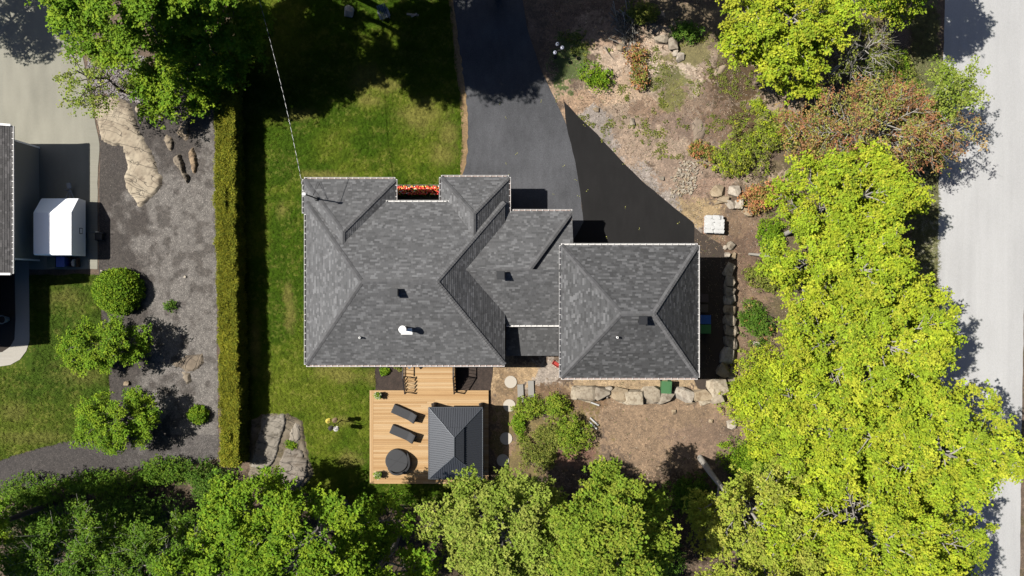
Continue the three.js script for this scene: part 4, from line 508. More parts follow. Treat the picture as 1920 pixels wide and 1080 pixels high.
// bedrock outcrops: relief that rises out of the ground inside an outline
function outcrop(label, outline, h, colours, seed, streak, res = 0.16) {
  const poly = wobble(px(outline), 0.35, 0.07, seed), xs = poly.map(p => p[0]), zs = poly.map(p => p[1]), x0 = Math.min(...xs) - 0.3, x1 = Math.max(...xs) + 0.3, z0 = Math.min(...zs) - 0.3, z1 = Math.max(...zs) + 0.3, nx = Math.ceil((x1 - x0) / res), nz = Math.ceil((z1 - z0) / res), pos = [], cl = [], idx = [], D = [];
  const [ca, cb, cc] = colours.map(c => base(...c)), c0 = Math.cos(streak), s0 = Math.sin(streak);
  for (let j = 0; j <= nz; j++) for (let i = 0; i <= nx; i++) {
    const x = lerp(x0, x1, i / nx) + (hsh(i + seed, j) - 0.5) * res * 0.5, z = lerp(z0, z1, j / nz) + (hsh(i, j + seed) - 0.5) * res * 0.5, d = edgeDist(poly, x, z), u = (x * c0 + z * s0), v = (-x * s0 + z * c0), rid = Math.abs(fbm(u * 2.2 + seed, v * 0.5, 4) - 0.5) * 2, f = fbm(x * 1.1 + seed, z * 1.1, 4), crack = sstep(0.09, 0.0, rid);
    D.push(d); pos.push(x, d < -0.02 ? -0.08 : h * sstep(-0.02, 0.1, d) * (0.45 + 0.75 * f) + (fbm(x * 4, z * 4, 2) - 0.5) * h * 0.16 * sstep(0, 0.3, d) - crack * h * 0.18, z);
    let c = mixc(ca, cb, clamp((f - 0.35) * 2)); c = mixc(c, cc, crack * 0.75); c = mulc(c, 0.86 + hsh(i * 3 + 1, j * 5 + seed) * 0.28); cl.push(...c);
  }
  for (let j = 0; j < nz; j++) for (let i = 0; i < nx; i++) { const a = j * (nx + 1) + i, b = a + 1, c = a + nx + 1, d = c + 1; if (Math.max(D[a], D[b], D[c], D[d]) < -0.05) continue; idx.push(a, c, b, b, c, d); }
  const uv = []; for (let i = 0; i < pos.length; i += 3) uv.push((pos[i] * c0 + pos[i + 2] * s0) / 2.6 + seed * 0.37, (-pos[i] * s0 + pos[i + 2] * c0) / 4.2 + seed * 0.21);
  let g = new THREE.BufferGeometry(); g.setAttribute('position', new THREE.Float32BufferAttribute(pos, 3)); g.setAttribute('uv', new THREE.Float32BufferAttribute(uv, 2)); g.setAttribute('color', new THREE.Float32BufferAttribute(cl, 3)); g.setIndex(idx); g.computeVertexNormals();
  return single('rock_outcrop', label, 'rock', g, new THREE.MeshStandardMaterial({ vertexColors: true, roughness: 0.95, map: bedrock, bumpMap: bedrock, bumpScale: 0.05 }));
}
outcrop('large pale bedrock slab between the neighbour driveway and gravel bed', [[178, 184], [205, 184], [218, 180], [243, 196], [252, 214], [260, 245], [280, 280], [294, 306], [296, 324], [306, 332], [303, 350], [298, 356], [274, 380], [262, 391], [256, 380], [246, 366], [236, 352], [233, 330], [240, 314], [235, 295], [232, 274], [224, 272], [212, 274], [190, 262], [186, 240], [180, 214]], 0.22, [[214, 200, 176], [182, 166, 144], [126, 110, 94]], 3, 1.9);
outcrop('pale wedge of bedrock above the large slab', [[252, 200], [270, 193], [268, 204], [256, 212]], 0.15, [[206, 192, 170], [180, 164, 144], [126, 112, 98]], 4, 0.3);
outcrop('tan triangular bedrock near the hedge, under the tree edge', [[330, 250], [342, 228], [352, 226], [354, 262], [348, 266]], 0.16, [[186, 166, 140], [150, 134, 116], [100, 88, 78]], 5, 1.2);
outcrop('oval hollow rock in the gravel bed', [[306, 262], [312, 252], [322, 258], [327, 272], [322, 284], [312, 274]], 0.25, [[176, 160, 138], [120, 106, 90], [62, 54, 46]], 6, 1.1, 0.1);
outcrop('dark jagged bedrock ridge in the gravel bed', [[325, 296], [338, 288], [344, 304], [347, 324], [356, 334], [352, 345], [342, 328], [332, 312]], 0.42, [[162, 148, 130], [116, 104, 90], [52, 46, 42]], 7, 1.1, 0.1);
outcrop('narrow tan bedrock ridge beside the jagged one', [[355, 282], [362, 276], [368, 290], [371, 310], [366, 328], [359, 316], [354, 298]], 0.3, [[190, 164, 132], [160, 136, 108], [100, 84, 68]], 8, 1.3, 0.1);
outcrop('brown bedrock patch near the hedge below the round shrubs', [[330, 676], [352, 666], [380, 664], [384, 680], [372, 692], [352, 698], [340, 690], [322, 686]], 0.16, [[162, 146, 126], [128, 114, 98], [92, 80, 68]], 9, 0.5);
outcrop('pale thin bedrock wedge below the brown patch', [[340, 696], [356, 700], [360, 716], [350, 722], [343, 710]], 0.2, [[184, 170, 150], [150, 136, 118], [96, 86, 74]], 10, 1.2, 0.12);
outcrop('grey striped bedrock outcrop between hedge and back lawn', [[492, 778], [536, 776], [538, 792], [528, 826], [518, 862], [506, 880], [470, 876], [478, 836], [488, 806]], 0.34, [[176, 168, 156], [138, 130, 118], [72, 64, 44]], 11, 1.95, 0.11);
outcrop('low mossy brown bedrock under the striped outcrop beside the hedge', [[470, 786], [500, 776], [542, 774], [568, 790], [574, 840], [590, 890], [560, 922], [500, 915], [466, 895], [470, 840]], 0.14, [[158, 146, 128], [112, 98, 74], [96, 88, 48]], 16, 1.95, 0.12);
outcrop('smooth grey rock slab at the edge of the back lawn', [[553, 790], [563, 794], [567, 808], [562, 832], [540, 832], [542, 812], [548, 800]], 0.26, [[180, 170, 156], [164, 154, 142], [110, 100, 90]], 12, 2.6);
outcrop('broken grey bedrock half in tree shadow by the back lawn', [[534, 842], [548, 836], [566, 842], [578, 860], [580, 890], [560, 914], [520, 905], [524, 866]], 0.3, [[168, 158, 146], [128, 118, 106], [84, 68, 48]], 13, 1.7, 0.11);
outcrop('tan bedrock slab in the right hand yard', [[1296, 232], [1306, 218], [1316, 226], [1324, 244], [1318, 262], [1302, 266]], 0.14, [[176, 158, 140], [150, 132, 114], [104, 88, 72]], 14, 0.8);
outcrop('low pale bedrock beside the lime maple', [[1336, 132], [1352, 122], [1364, 122], [1352, 140], [1340, 142]], 0.14, [[204, 182, 156], [170, 150, 128], [110, 94, 78]], 15, 0.8, 0.12);
// pallet of white stone
{ const [x, z] = at(1340, 421, 0.6), t = thing('stone_pallet', 'pallet stacked with white split stone in the right yard', 'pallet', [x, 0, z], -0.04), w = mat(196, 150, 124); for (let i = 0; i < 6; i++) part('pallet_slat', bx(1.5, 0.03, 0.14, 0.02, 0.13, -0.62 + i * 0.24), w, t); for (let i = -1; i < 2; i++) part('pallet_bearer', bx(0.1, 0.1, 1.4, i * 0.62, 0.06, 0), w, t);
  const r = rngOf(91); for (let L = 0; L < 4; L++) for (let j = 0; j < 5; j++) { let u = -0.7; while (u < 0.66) { const q = 0.3 + r() * 0.35, e = Math.min(q, 0.72 - u); if (e > 0.1 && !(L === 3 && r() < 0.13)) { const m = part('split_stone', boulderGeo(e * 1.1, 0.2, 0.33, 900 + Math.floor(r() * 9), 40), rockMats[3].white ??= mat(236, 236, 234), t, [u + e / 2, 0.24 + L * 0.14, -0.54 + j * 0.265 + gauss(r) * 0.02], [0, gauss(r) * 0.06, 0]); } u += q; } } }
{ const r = rngOf(92), L = []; for (let i = 0; i < 210; i++) { const t = r(), a = lerp(1262, 1300, r()) + (1 - t) * 12, b = lerp(304, 366, t) + gauss(r) * 6, [x, z] = at(a + gauss(r) * 10, b), c = base(...rockCols[Math.floor(r() * 5)]); L.push([x, 0.05, z, [0.09 + r() * 0.24, 0.1 + r() * 0.12, 0.08 + r() * 0.14], r() * 6, 0, mulc(c, 0.75 + r() * 0.3)]); }
  const rb = thing('rubble_heap', 'heap of small broken stones beside the dark driveway', 'rubble'); instanced('stones', boulderGeo(1, 1, 1, 70, 14), new THREE.MeshStandardMaterial({ roughness: 0.95 }), L, rb); }
// brush pile at the top of the yard
{ const [x, z] = at(1172, 55), t = thing('brush_pile', 'pile of bare grey branches above the sandy patch', 'brush pile', [x, 0, z]), r = rngOf(93); for (let i = 0; i < 70; i++) { const a = 1.2 + gauss(r) * 1.3, L = 0.8 + r() * 1.8, u = gauss(r) * 0.9, w = gauss(r) * 1.4, y = 0.1 + r() * 0.5, c = V(u, y, w), d = V(Math.cos(a) * L / 2, gauss(r) * 0.15, Math.sin(a) * L / 2); part('branch', tube([c.clone().sub(d), c.clone().add(V(gauss(r) * 0.1, 0.08, gauss(r) * 0.1)), c.clone().add(d)], 0.03 + r() * 0.02, 0.01, 4), i % 3 ? barkGrey : barkPale, t); } }

// ---------------------------------------------------------------- the neighbour's side
{ const n = thing('neighbour_house', 'beige sided house at the left edge with a white roof trim', 'house'), ey = 3.9, [ex, ez0] = at(22, 236, ey), ez1 = at(22, 513, ey)[1], ridge = ex - 5.5, ry = ey + 2.3;
  const a = addSlope([V(ex, ey, ez0), V(ex, ey, ez1), V(ridge, ry, ez1), V(ridge, ry, ez0)]), b = addSlope([V(ex - 11, ey, ez1), V(ex - 11, ey, ez0), V(ridge, ry, ez0), V(ridge, ry, ez1)]);
  const rf = roofPart(n, [a, b], [[ex - 11, ex, ez0, ez1]], ey, white); cover(rf, shingles(a, 61, 0.85, [1.06, 1, 0.96]), 20); gutter(rf, [ex, ez0], [ex, ez1], ey, [1, 0], false);
  for (const z of [ez0 - 0.03, ez1 + 0.03]) part('rake_trim', mergeGeometries([bx(5.95, 0.2, 0.1, (ex + ridge) / 2, (ey + ry) / 2 + 0.02, z, 0, 0, -Math.atan2(2.3, 5.5)), bx(5.95, 0.03, 0.16, (ex + ridge) / 2, (ey + ry) / 2 + 0.13, z, 0, 0, -Math.atan2(2.3, 5.5))]), white, rf);
  const sd = mat(186, 182, 168), wx = -36.9; wallOf(n, ex - 10.4, wx - 0.02, ez0 + 0.75, ez1 - 1.1, ey - 0.19, sd);
  for (let i = 0; i < 26; i++) box('clapboard', 0.03, 0.138, ez1 - ez0 - 1.9, wx, 0.14 + i * 0.14, (ez0 + 0.75 + ez1 - 1.1) / 2, sd, n, [0, 0, 0.1]);
  for (const z of [ez0 + 0.78, ez1 - 1.12]) box('corner_board', 0.1, ey - 0.2, 0.12, wx - 0.01, (ey - 0.2) / 2, z, white, n);
  wallOf(n, -50, -40.6, ez1 - 1.1, 3.2, 4.8, sd); const c = addSlope([V(-40.0, 5, -2), V(-40.0, 5, 3.7), V(-45, 7.2, 3.7), V(-45, 7.2, -2)]), d = addSlope([V(-50, 5, 3.7), V(-50, 5, -2), V(-45, 7.2, -2), V(-45, 7.2, 3.7)]); roofPart(n, [c, d], [[-50, -40, -2, 3.7]], 5, white);
}
{ const t = thing('trailer', 'white enclosed trailer with a sloping nose beside the neighbour house', 'trailer'), skin = new THREE.MeshStandardMaterial({ color: new THREE.Color().setRGB(0.78, 0.8, 0.82), roughness: 0.35 }), x0 = -35.9, x1 = -33.05, zb = -2.5, zr = -5.65, zn = -6.75, dark = mat(50, 54, 60);
  const sh = new THREE.Shape([[zb, 0.42], [zb, 2.02], [zb - 0.08, 2.1], [zr, 2.1], [zn, 1.3], [zn - 0.06, 1.2], [zn, 0.42]].map(p => new THREE.Vector2(...p))), g = new THREE.ExtrudeGeometry(sh, { depth: x1 - x0 - 0.06, bevelEnabled: true, bevelSize: 0.03, bevelThickness: 0.03, bevelSegments: 2 }); g.rotateY(-Math.PI / 2); g.translate(x1 - 0.03, 0, 0); part('body', g, skin, t);
  const hx = x1 + 0.012, hz = at(150, 433, 1)[1]; const hatch = part('hatch', bx(0.02, 0.36, 0.46, hx, 1.0, hz), dark, t); part('hatch_cover', bx(0.02, 0.26, 0.36, hx + 0.008, 1.0, hz), skin, hatch);
  const sl = Math.atan2(0.8, 1.1), zf = (zr + zn) / 2; for (const [x, w] of [[x0 + 0.95, 0.95], [x1 - 0.45, 0.3]]) { const wv = part('nose_window', bx(w, 0.02, 0.2, x, 1.42, zn + 0.18, 0, -sl), dark, t); part('window_pane', bx(w - 0.05, 0.022, 0.15, x, 1.425, zn + 0.178, 0, -sl), skin, wv); }
  part('chassis', bx(x1 - x0 - 0.5, 0.14, zb - zn - 0.3, (x0 + x1) / 2, 0.34, (zb + zn) / 2), dark, t); for (const x of [x0 + 0.25, x1 - 0.25]) { const w = new THREE.CylinderGeometry(0.3, 0.3, 0.2, 20); w.rotateZ(Math.PI / 2); part('wheel', w, blackMetal, t, [x, 0.32, -4.1]); }
  const hit = at(128, 354, 0.6); const pale = mat(190, 196, 204); part('tongue', mergeGeometries([tube([V(hit[0], 0.42, hit[1]), V(hit[0] - 0.5, 0.4, zn + 0.2)], 0.035, 0.035, 6), tube([V(hit[0], 0.42, hit[1]), V(hit[0] + 0.5, 0.4, zn + 0.2)], 0.035, 0.035, 6), tube([V(hit[0], 0.42, hit[1]), V(hit[0], 0.4, zn + 0.2)], 0.035, 0.035, 6)]), pale, t); part('coupler', bx(0.28, 0.14, 0.42, hit[0], 0.5, hit[1] - 0.25, 0.2), pale, t); part('jack', tube([V(hit[0] - 0.1, 0, hit[1] + 0.1), V(hit[0] - 0.1, 0.85, hit[1] + 0.1)], 0.035, 0.035, 8), pale, t);
  const top = [0, 1, 2].map(i => bx(x1 - x0 - 0.1, 0.012, 0.04, (x0 + x1) / 2, 2.112 + 0.0, zb - 0.6 - i * 1.0)); part('roof_seams', mergeGeometries(top), mat(222, 224, 226), t); }
bin(98, 492, [70, 96, 90], 'dark green wheeled bin below the white trailer', 0, 0.62); bin(115, 491, [30, 90, 200], 'blue wheeled bin below the white trailer', 0, 0.62);
{ const [x, z] = at(135, 492, 0.5), t = thing('storage_box', 'brown open box holding a white bag below the trailer', 'box', [x, 0.02, z]), m = mat(110, 82, 66); part('box_wall', mergeGeometries([bx(0.7, 0.5, 0.03, 0, 0.26, 0.33), bx(0.7, 0.5, 0.03, 0, 0.26, -0.33), bx(0.03, 0.5, 0.63, 0.335, 0.26, 0), bx(0.03, 0.5, 0.63, -0.335, 0.26, 0), bx(0.66, 0.02, 0.63, 0, 0.02, 0)]), m, t); const g = boulderGeo(0.3, 0.34, 0.6, 77, 24); part('bag', g, mat(238, 226, 214), t, [0.12, 0.46, 0.02]); }
{ const [x, z] = at(184, 443, 0.4), t = thing('hand_cart', 'small grey hand cart in the shadow beside the trailer', 'cart', [x, 0.01, z]), m = mat(150, 156, 160, { metalness: 0.4, roughness: 0.5 }); part('tray', mergeGeometries([bx(0.62, 0.03, 0.5, 0, 0.3, 0), bx(0.62, 0.16, 0.02, 0, 0.38, 0.25), bx(0.02, 0.16, 0.5, 0.3, 0.38, 0)]), blackMetal, t); part('handle', tube([V(-0.28, 0.3, -0.22), V(-0.36, 0.8, -0.3), V(0.3, 0.82, -0.3), V(0.3, 0.3, -0.22)], 0.02, 0.02, 6), m, t); for (const [u, w] of [[-0.25, -0.28], [0.25, -0.28], [-0.25, 0.28], [0.25, 0.28]]) { const g = new THREE.CylinderGeometry(0.13, 0.13, 0.05, 14); g.rotateX(Math.PI / 2); part('wheel', g, blackMetal, t, [u, 0.13, w]); } }
{ const [x, z] = at(6, 599, 0.5), t = thing('garden_pot', 'tall pale round pot at the left edge of the picture', 'pot', [x, 0.03, z]); part('pot', new THREE.LatheGeometry([[0.18, 0], [0.22, 0.1], [0.3, 0.62], [0.34, 0.66], [0.3, 0.68], [0.27, 0.6]].map(p => new THREE.Vector2(...p)), 28), mat(196, 208, 214, { side: THREE.DoubleSide }), t); part('soil', cyl(0.27, 0.27, 0.02, 0, 0.58, 0, 20), mat(50, 40, 34), t); }
// slatted chair and plank lying in the shade at the top
{ const [x, z] = at(720, 26, 0.4), t = thing('garden_chair', 'slatted grey garden chair in the tree shade at the top', 'chair', [x, 0.02, z], 0.35), m = mat(170, 176, 186); for (let i = 0; i < 5; i++) part('seat_slat', bx(0.1, 0.03, 0.62, -0.28 + i * 0.14, 0.38, 0.05), m, t); for (let i = 0; i < 5; i++) part('back_slat', bx(0.1, 0.7, 0.03, -0.28 + i * 0.14, 0.72, -0.36, 0, -0.3), m, t); for (const [u, w] of [[-0.3, -0.25], [0.3, -0.25], [-0.3, 0.32], [0.3, 0.32]]) part('leg', bx(0.06, 0.38, 0.06, u, 0.19, w), m, t); for (const u of [-0.38, 0.38]) part('armrest', bx(0.1, 0.03, 0.7, u, 0.58, 0.05), m, t); }
{ const [x, z] = at(715, 12, 0.4), t = thing('bucket', 'blue bucket behind the slatted garden chair', 'bucket', [x, 0.02, z]); part('pail', new THREE.CylinderGeometry(0.17, 0.13, 0.32, 18, 1, true), mat(40, 100, 210, { side: THREE.DoubleSide }), t, [0, 0.16, 0]); part('bottom', cyl(0.13, 0.13, 0.02, 0, 0.01, 0), mat(40, 100, 210), t); }
{ const m = single('weathered_plank', 'pale weathered plank lying in the shade right of the chair', 'plank', mergeGeometries([bx(0.95, 0.05, 0.16, 0, 0, 0, -0.1), bx(0.5, 0.05, 0.14, 0.12, 0.05, 0.06, 0.5)]), mat(190, 182, 168)); const [x, z] = at(774, 28); m.position.set(x, 0.06, z); }
{ const t = thing('fallen_log', 'pale bare log lying at the foot of the lime trees', 'log'), a = P(1404, 476, 0.3), b = P(1452, 481, 0.3); part('log', tube([a, a.clone().lerp(b, 0.5), b], 0.09, 0.16, 9), barkPale, t); part('branch_stub', tube([a.clone().lerp(b, 0.4), a.clone().lerp(b, 0.4).add(V(0.3, 0.5, -0.5))], 0.05, 0.02, 5), barkPale, t); }

// cedar hedge
{ const z0 = -17.5, z1 = 13.3, hx = z => lerp(-21.75, -21.2, (z - z0) / (z1 - z0)), t = thing('hedge', 'long clipped cedar hedge between the gravel bed and the lawn', 'hedge'), r = rngOf(71), L = [];
  const pos = [], N = 60; { const gs = []; for (let i = 0; i < N; i++) { const a = lerp(z0, z1, i / N), b = lerp(z0, z1, (i + 1) / N); gs.push(bx(0.8, 1.85, b - a + 0.02, hx((a + b) / 2), 0.95, (a + b) / 2)); } part('light_blocking_core', mergeGeometries(gs), mat(40, 40, 22, { roughness: 1 }), t); }  // solid dark boxes added inside the hedge so that no light passes through
  const put = (s, z, y, nx, ny) => { const bump = (fbm(z * 1.5 + s * 7, y * 0.8, 3) - 0.5) * 0.5, w = 0.58 + bump; return [hx(z) + s * (nx ? w : r() * w), nx ? y : 2.05 + (fbm(z * 1.6, s * 3 + 4, 3) - 0.5) * 0.6, z]; };
  for (let i = 0; i < 15000; i++) { const z = lerp(z0, z1, r()), s = r() < 0.5 ? -1 : 1, p = put(s, z, 0, 0, 1); L.push([p[0] + gauss(r) * 0.05, p[1] + gauss(r) * 0.07, z, 1 + r() * 0.7, r() * 6.28, gauss(r) * 0.5, mulc(tone('cedar', r), 0.75 + fbm(z * 0.7, 3, 3) * 0.5), gauss(r) * 0.5]); }
  for (let i = 0; i < 20000; i++) { const z = lerp(z0, z1, r()), s = r() < 0.38 ? -1 : 1, y = 0.08 + r() * 2.0, p = put(s, z, y, 1, 0); L.push([p[0] + gauss(r) * 0.05, y, z, 1 + r() * 0.7, r() * 6.28, gauss(r) * 0.5, tone('cedar', r), -s * (0.7 + gauss(r) * 0.4)]); }
  for (const z of [z0, z1]) for (let i = 0; i < 500; i++) L.push([hx(z) + gauss(r) * 0.45, r() * 2.05, z + gauss(r) * 0.12, 1.1, r() * 6.28, 0.5, tone('cedar', r), 0]);
  instanced('foliage', fineSpray, leafMat, L, t); }

// ---------------------------------------------------------------- trees
// right-hand row of lime-green maples between the yard and the road
const TR = [
  { c: [1465, 55], h: 9, r: [128, 112], tone: 'lime', label: 'lime green maple at the top, left of the bare tree', bark: barkPale, inner: 0.12, pad: 0.84, den: 1.15, wild: 1, limbs: 27 },
  { c: [1592, 372], h: 10, r: [132, 100], tone: 'lime', label: 'lime maple below the reddish tree, nearest the boulder yard', bark: barkPale, inner: 0.12, pad: 0.84, den: 1.15, wild: 1, limbs: 27, base: [1470, 440] },
  { c: [1585, 512], h: 11, r: [140, 96], tone: 'lime', label: 'lime maple level with the garage top, between yard and road', bark: barkPale, inner: 0.12, pad: 0.84, den: 1.15, wild: 1, limbs: 27, base: [1432, 478] },
  { c: [1610, 640], h: 12, r: [160, 110], tone: 'lime', label: 'broad lime maple level with the garage bottom beside the road', bark: barkPale, inner: 0.12, pad: 0.84, den: 1.15, wild: 1, limbs: 31 },
  { c: [1520, 790], h: 11, r: [140, 110], tone: 'lime', label: 'yellowish lime maple right of the bare dirt yard', bark: barkPale, inner: 0.12, pad: 0.84, den: 1.15, wild: 1, limbs: 29 },
  { c: [1720, 830], h: 13, r: [180, 120], tone: 'lime', label: 'tallest lime maple spreading over the road at the right', bark: barkPale, inner: 0.12, pad: 0.84, den: 1.15, limbs: 33, wild: 1 },
  { c: [1610, 985], h: 12, r: [190, 110], tone: 'lime', label: 'lime maple at the bottom right, next to the road', bark: barkPale, inner: 0.12, pad: 0.84, den: 1.15, wild: 1, limbs: 33 },
  { c: [1405, 965], h: 10, r: [120, 100], tone: 'spring', label: 'pale green maple with a leaning grey trunk below the dirt yard', limbs: 15, base: [1313, 858], den: 0.8, wild: 1, bark: barkPale, trunk: 0.26 },
  { c: [1700, 1090], h: 12, r: [130, 70], tone: 'lime', label: 'lime maple cut off by the bottom edge beside the road', bark: barkPale, inner: 0.12, pad: 0.84, den: 1.15, wild: 1, limbs: 25 },
  { c: [1440, 1090], h: 11, r: [140, 90], tone: 'spring', label: 'pale green maple cut off by the bottom edge, right of the dark gap', limbs: 18 },
  { c: [945, 985], h: 12, r: [136, 108], tone: 'sage', label: 'sage green maple just below the gazebo', limbs: 22, den: 1.05 },
  { c: [1135, 1000], h: 16, r: [108, 116], tone: 'leafy', label: 'green maple below the bare dirt yard, left of the dark gap', den: 1.5, limbs: 26 },
  { c: [1010, 1110], h: 11, r: [160, 80], tone: 'sage', label: 'sage maple cut off by the bottom edge below the gazebo', wild: 1, pad: 0.86, den: 1.15, limbs: 18 },
  { c: [590, 1020], h: 14, r: [150, 96], tone: 'green', label: 'green maple at the bottom, left of the deck', wild: 1, pad: 0.86, den: 1.15, limbs: 22 },
  { c: [700, 1090], h: 13, r: [110, 70], tone: 'green', label: 'green maple cut off by the bottom edge below the deck', wild: 1, pad: 0.86, den: 1.15, limbs: 16 },
  { c: [470, 950], h: 8, r: [86, 70], tone: 'green', label: 'small green maple at the lower end of the hedge', limbs: 16 },
  { c: [420, 1070], h: 10, r: [120, 80], tone: 'green', label: 'green maple at the bottom edge below the hedge', wild: 1, pad: 0.86, den: 1.15, limbs: 18 },
  { c: [240, 12], h: 14, r: [150, 100], tone: 'green', label: 'big green maple at the top left over the pebbles', pad: 0.95, den: 1.5, limbs: 24, low: -0.3 },
  { c: [400, 60], h: 8, r: [100, 110], tone: 'green', label: 'dark green tree above the top of the hedge', limbs: 22 },
  { c: [325, 165], h: 5, r: [78, 56], tone: 'green', label: 'low bright green maple branches above the jagged rocks', limbs: 14 },
  { c: [240, -100], h: 15, r: [120, 90], tone: 'green', label: 'tall maple beyond the top edge at the left', wild: 1, pad: 0.86, den: 1.15, limbs: 20 },
  { c: [570, -136], h: 19, ym: 14, r: [125, 122], tone: 'green', base: [668, -40], den: 1.3, label: 'tall maple beyond the top edge, above the lawn', limbs: 24 },
  { c: [340, -128], h: 19, ym: 14, r: [120, 122], tone: 'green', base: [482, -34], den: 1.3, label: 'tall maple beyond the top edge, behind the big left maple', limbs: 24 },
  { c: [450, -134], h: 19, ym: 14, r: [125, 126], tone: 'green', base: [572, -34], den: 1.3, label: 'tall maple beyond the top edge, above the hedge', limbs: 24 },
  { c: [690, -150], h: 15, r: [120, 110], tone: 'green', base: [760, -40], label: 'tall maple beyond the top edge, left of the driveway', limbs: 20 },
  { c: [820, -150], h: 15, r: [110, 110], tone: 'green', base: [850, -40], label: 'tall maple beyond the top edge, right of the driveway', limbs: 20 },
  { c: [925, -110], h: 13, r: [110, 80], tone: 'green', label: 'tall maple beyond the top edge above the brush pile', limbs: 18, den: 0.7 },
  { c: [1200, -108], h: 12, r: [130, 80], tone: 'green', label: 'tall maple beyond the top edge above the right yard', limbs: 18, den: 0.7 },
  { c: [-120, 1010], h: 13, r: [150, 120], tone: 'green', label: 'tall tree at the lower left with a dark leaning trunk', wild: 1, pad: 0.86, den: 1.15, limbs: 20, base: [110, 940], bark: barkDark, trunk: 0.26 },
  { c: [-290, -90], h: 12, r: [110, 100], tone: 'green', label: 'tree at the upper left edge over the pale driveway', limbs: 18, den: 0.8 },
];
TR.forEach((o, i) => tree({ seed: 100 + i, ...o }));
// thin and bare trees
tree({ seed: 140, c: [1635, 245], h: 8, r: [180, 84], tone: 'red', label: 'wide sparse tree with reddish spring buds over the verge', limbs: 26, den: 0.75, spray: budSpray, bark: barkPale, twigs: 1, name: 'budding_tree', pad: 1.1, wild: 1 });
tree({ seed: 141, c: [1755, 180], h: 8, r: [70, 54], tone: 'sage', label: 'thin pale green tree reaching over the road near the top', limbs: 13, den: 0.5, spray: smallSpray, leaf: 1.3, bark: barkPale, name: 'young_tree', wild: 1 });
tree({ seed: 142, c: [1600, 105], h: 7, r: [70, 60], tone: 'olive', label: 'nearly bare grey tree right of the top lime maple', limbs: 14, den: 0.16, spray: budSpray, bark: barkPale, twigs: 1, name: 'bare_tree' });
tree({ seed: 143, c: [1640, 10], h: 8, r: [80, 50], tone: 'lime', label: 'sparse lime tree at the top edge near the road', limbs: 12, den: 0.4, spray: smallSpray, leaf: 1.4, bark: barkPale, name: 'young_tree', wild: 1 });
tree({ seed: 144, c: [1700, -70], h: 12, r: [100, 80], tone: 'green', label: 'tree beyond the top edge shading the road', limbs: 18 });
tree({ seed: 145, c: [180, 150], h: 7, r: [60, 76], tone: 'sage', label: 'thin leafy branches hanging over the pebbles at the top left', limbs: 10, den: 0.26, spray: smallSpray, leaf: 1.3, bark: barkDark, name: 'young_tree', wild: 1 });
tree({ seed: 146, c: [150, 1030], h: 9, r: [130, 80], tone: 'forest', label: 'fine leaved birch at the lower left with pale twigs', limbs: 22, den: 1.3, spray: smallSpray, leaf: 1.25, bark: barkPale, twigs: 1, name: 'birch_tree' });
tree({ seed: 147, c: [300, 1040], h: 9, r: [110, 76], tone: 'forest', label: 'fine leaved birch at the bottom, right of the other birch', limbs: 20, den: 1.3, spray: smallSpray, leaf: 1.25, bark: barkPale, twigs: 1, name: 'birch_tree' });
// small round-headed trees in the gravel bed
tree({ seed: 148, c: [198, 650], h: 3.9, ym: 2.3, r: [82, 52], tone: 'green', label: 'wide round-headed tree in the middle of the gravel bed', limbs: 22, pad: 0.62, low: -0.35, inner: 0.2, den: 2.2, leaf: 0.7, name: 'ornamental_tree' });
tree({ seed: 149, c: [224, 790], h: 3.9, ym: 2.3, r: [78, 54], tone: 'green', label: 'round-headed tree at the lower end of the gravel bed', limbs: 22, pad: 0.62, low: -0.35, inner: 0.2, den: 2.2, leaf: 0.7, name: 'ornamental_tree' });
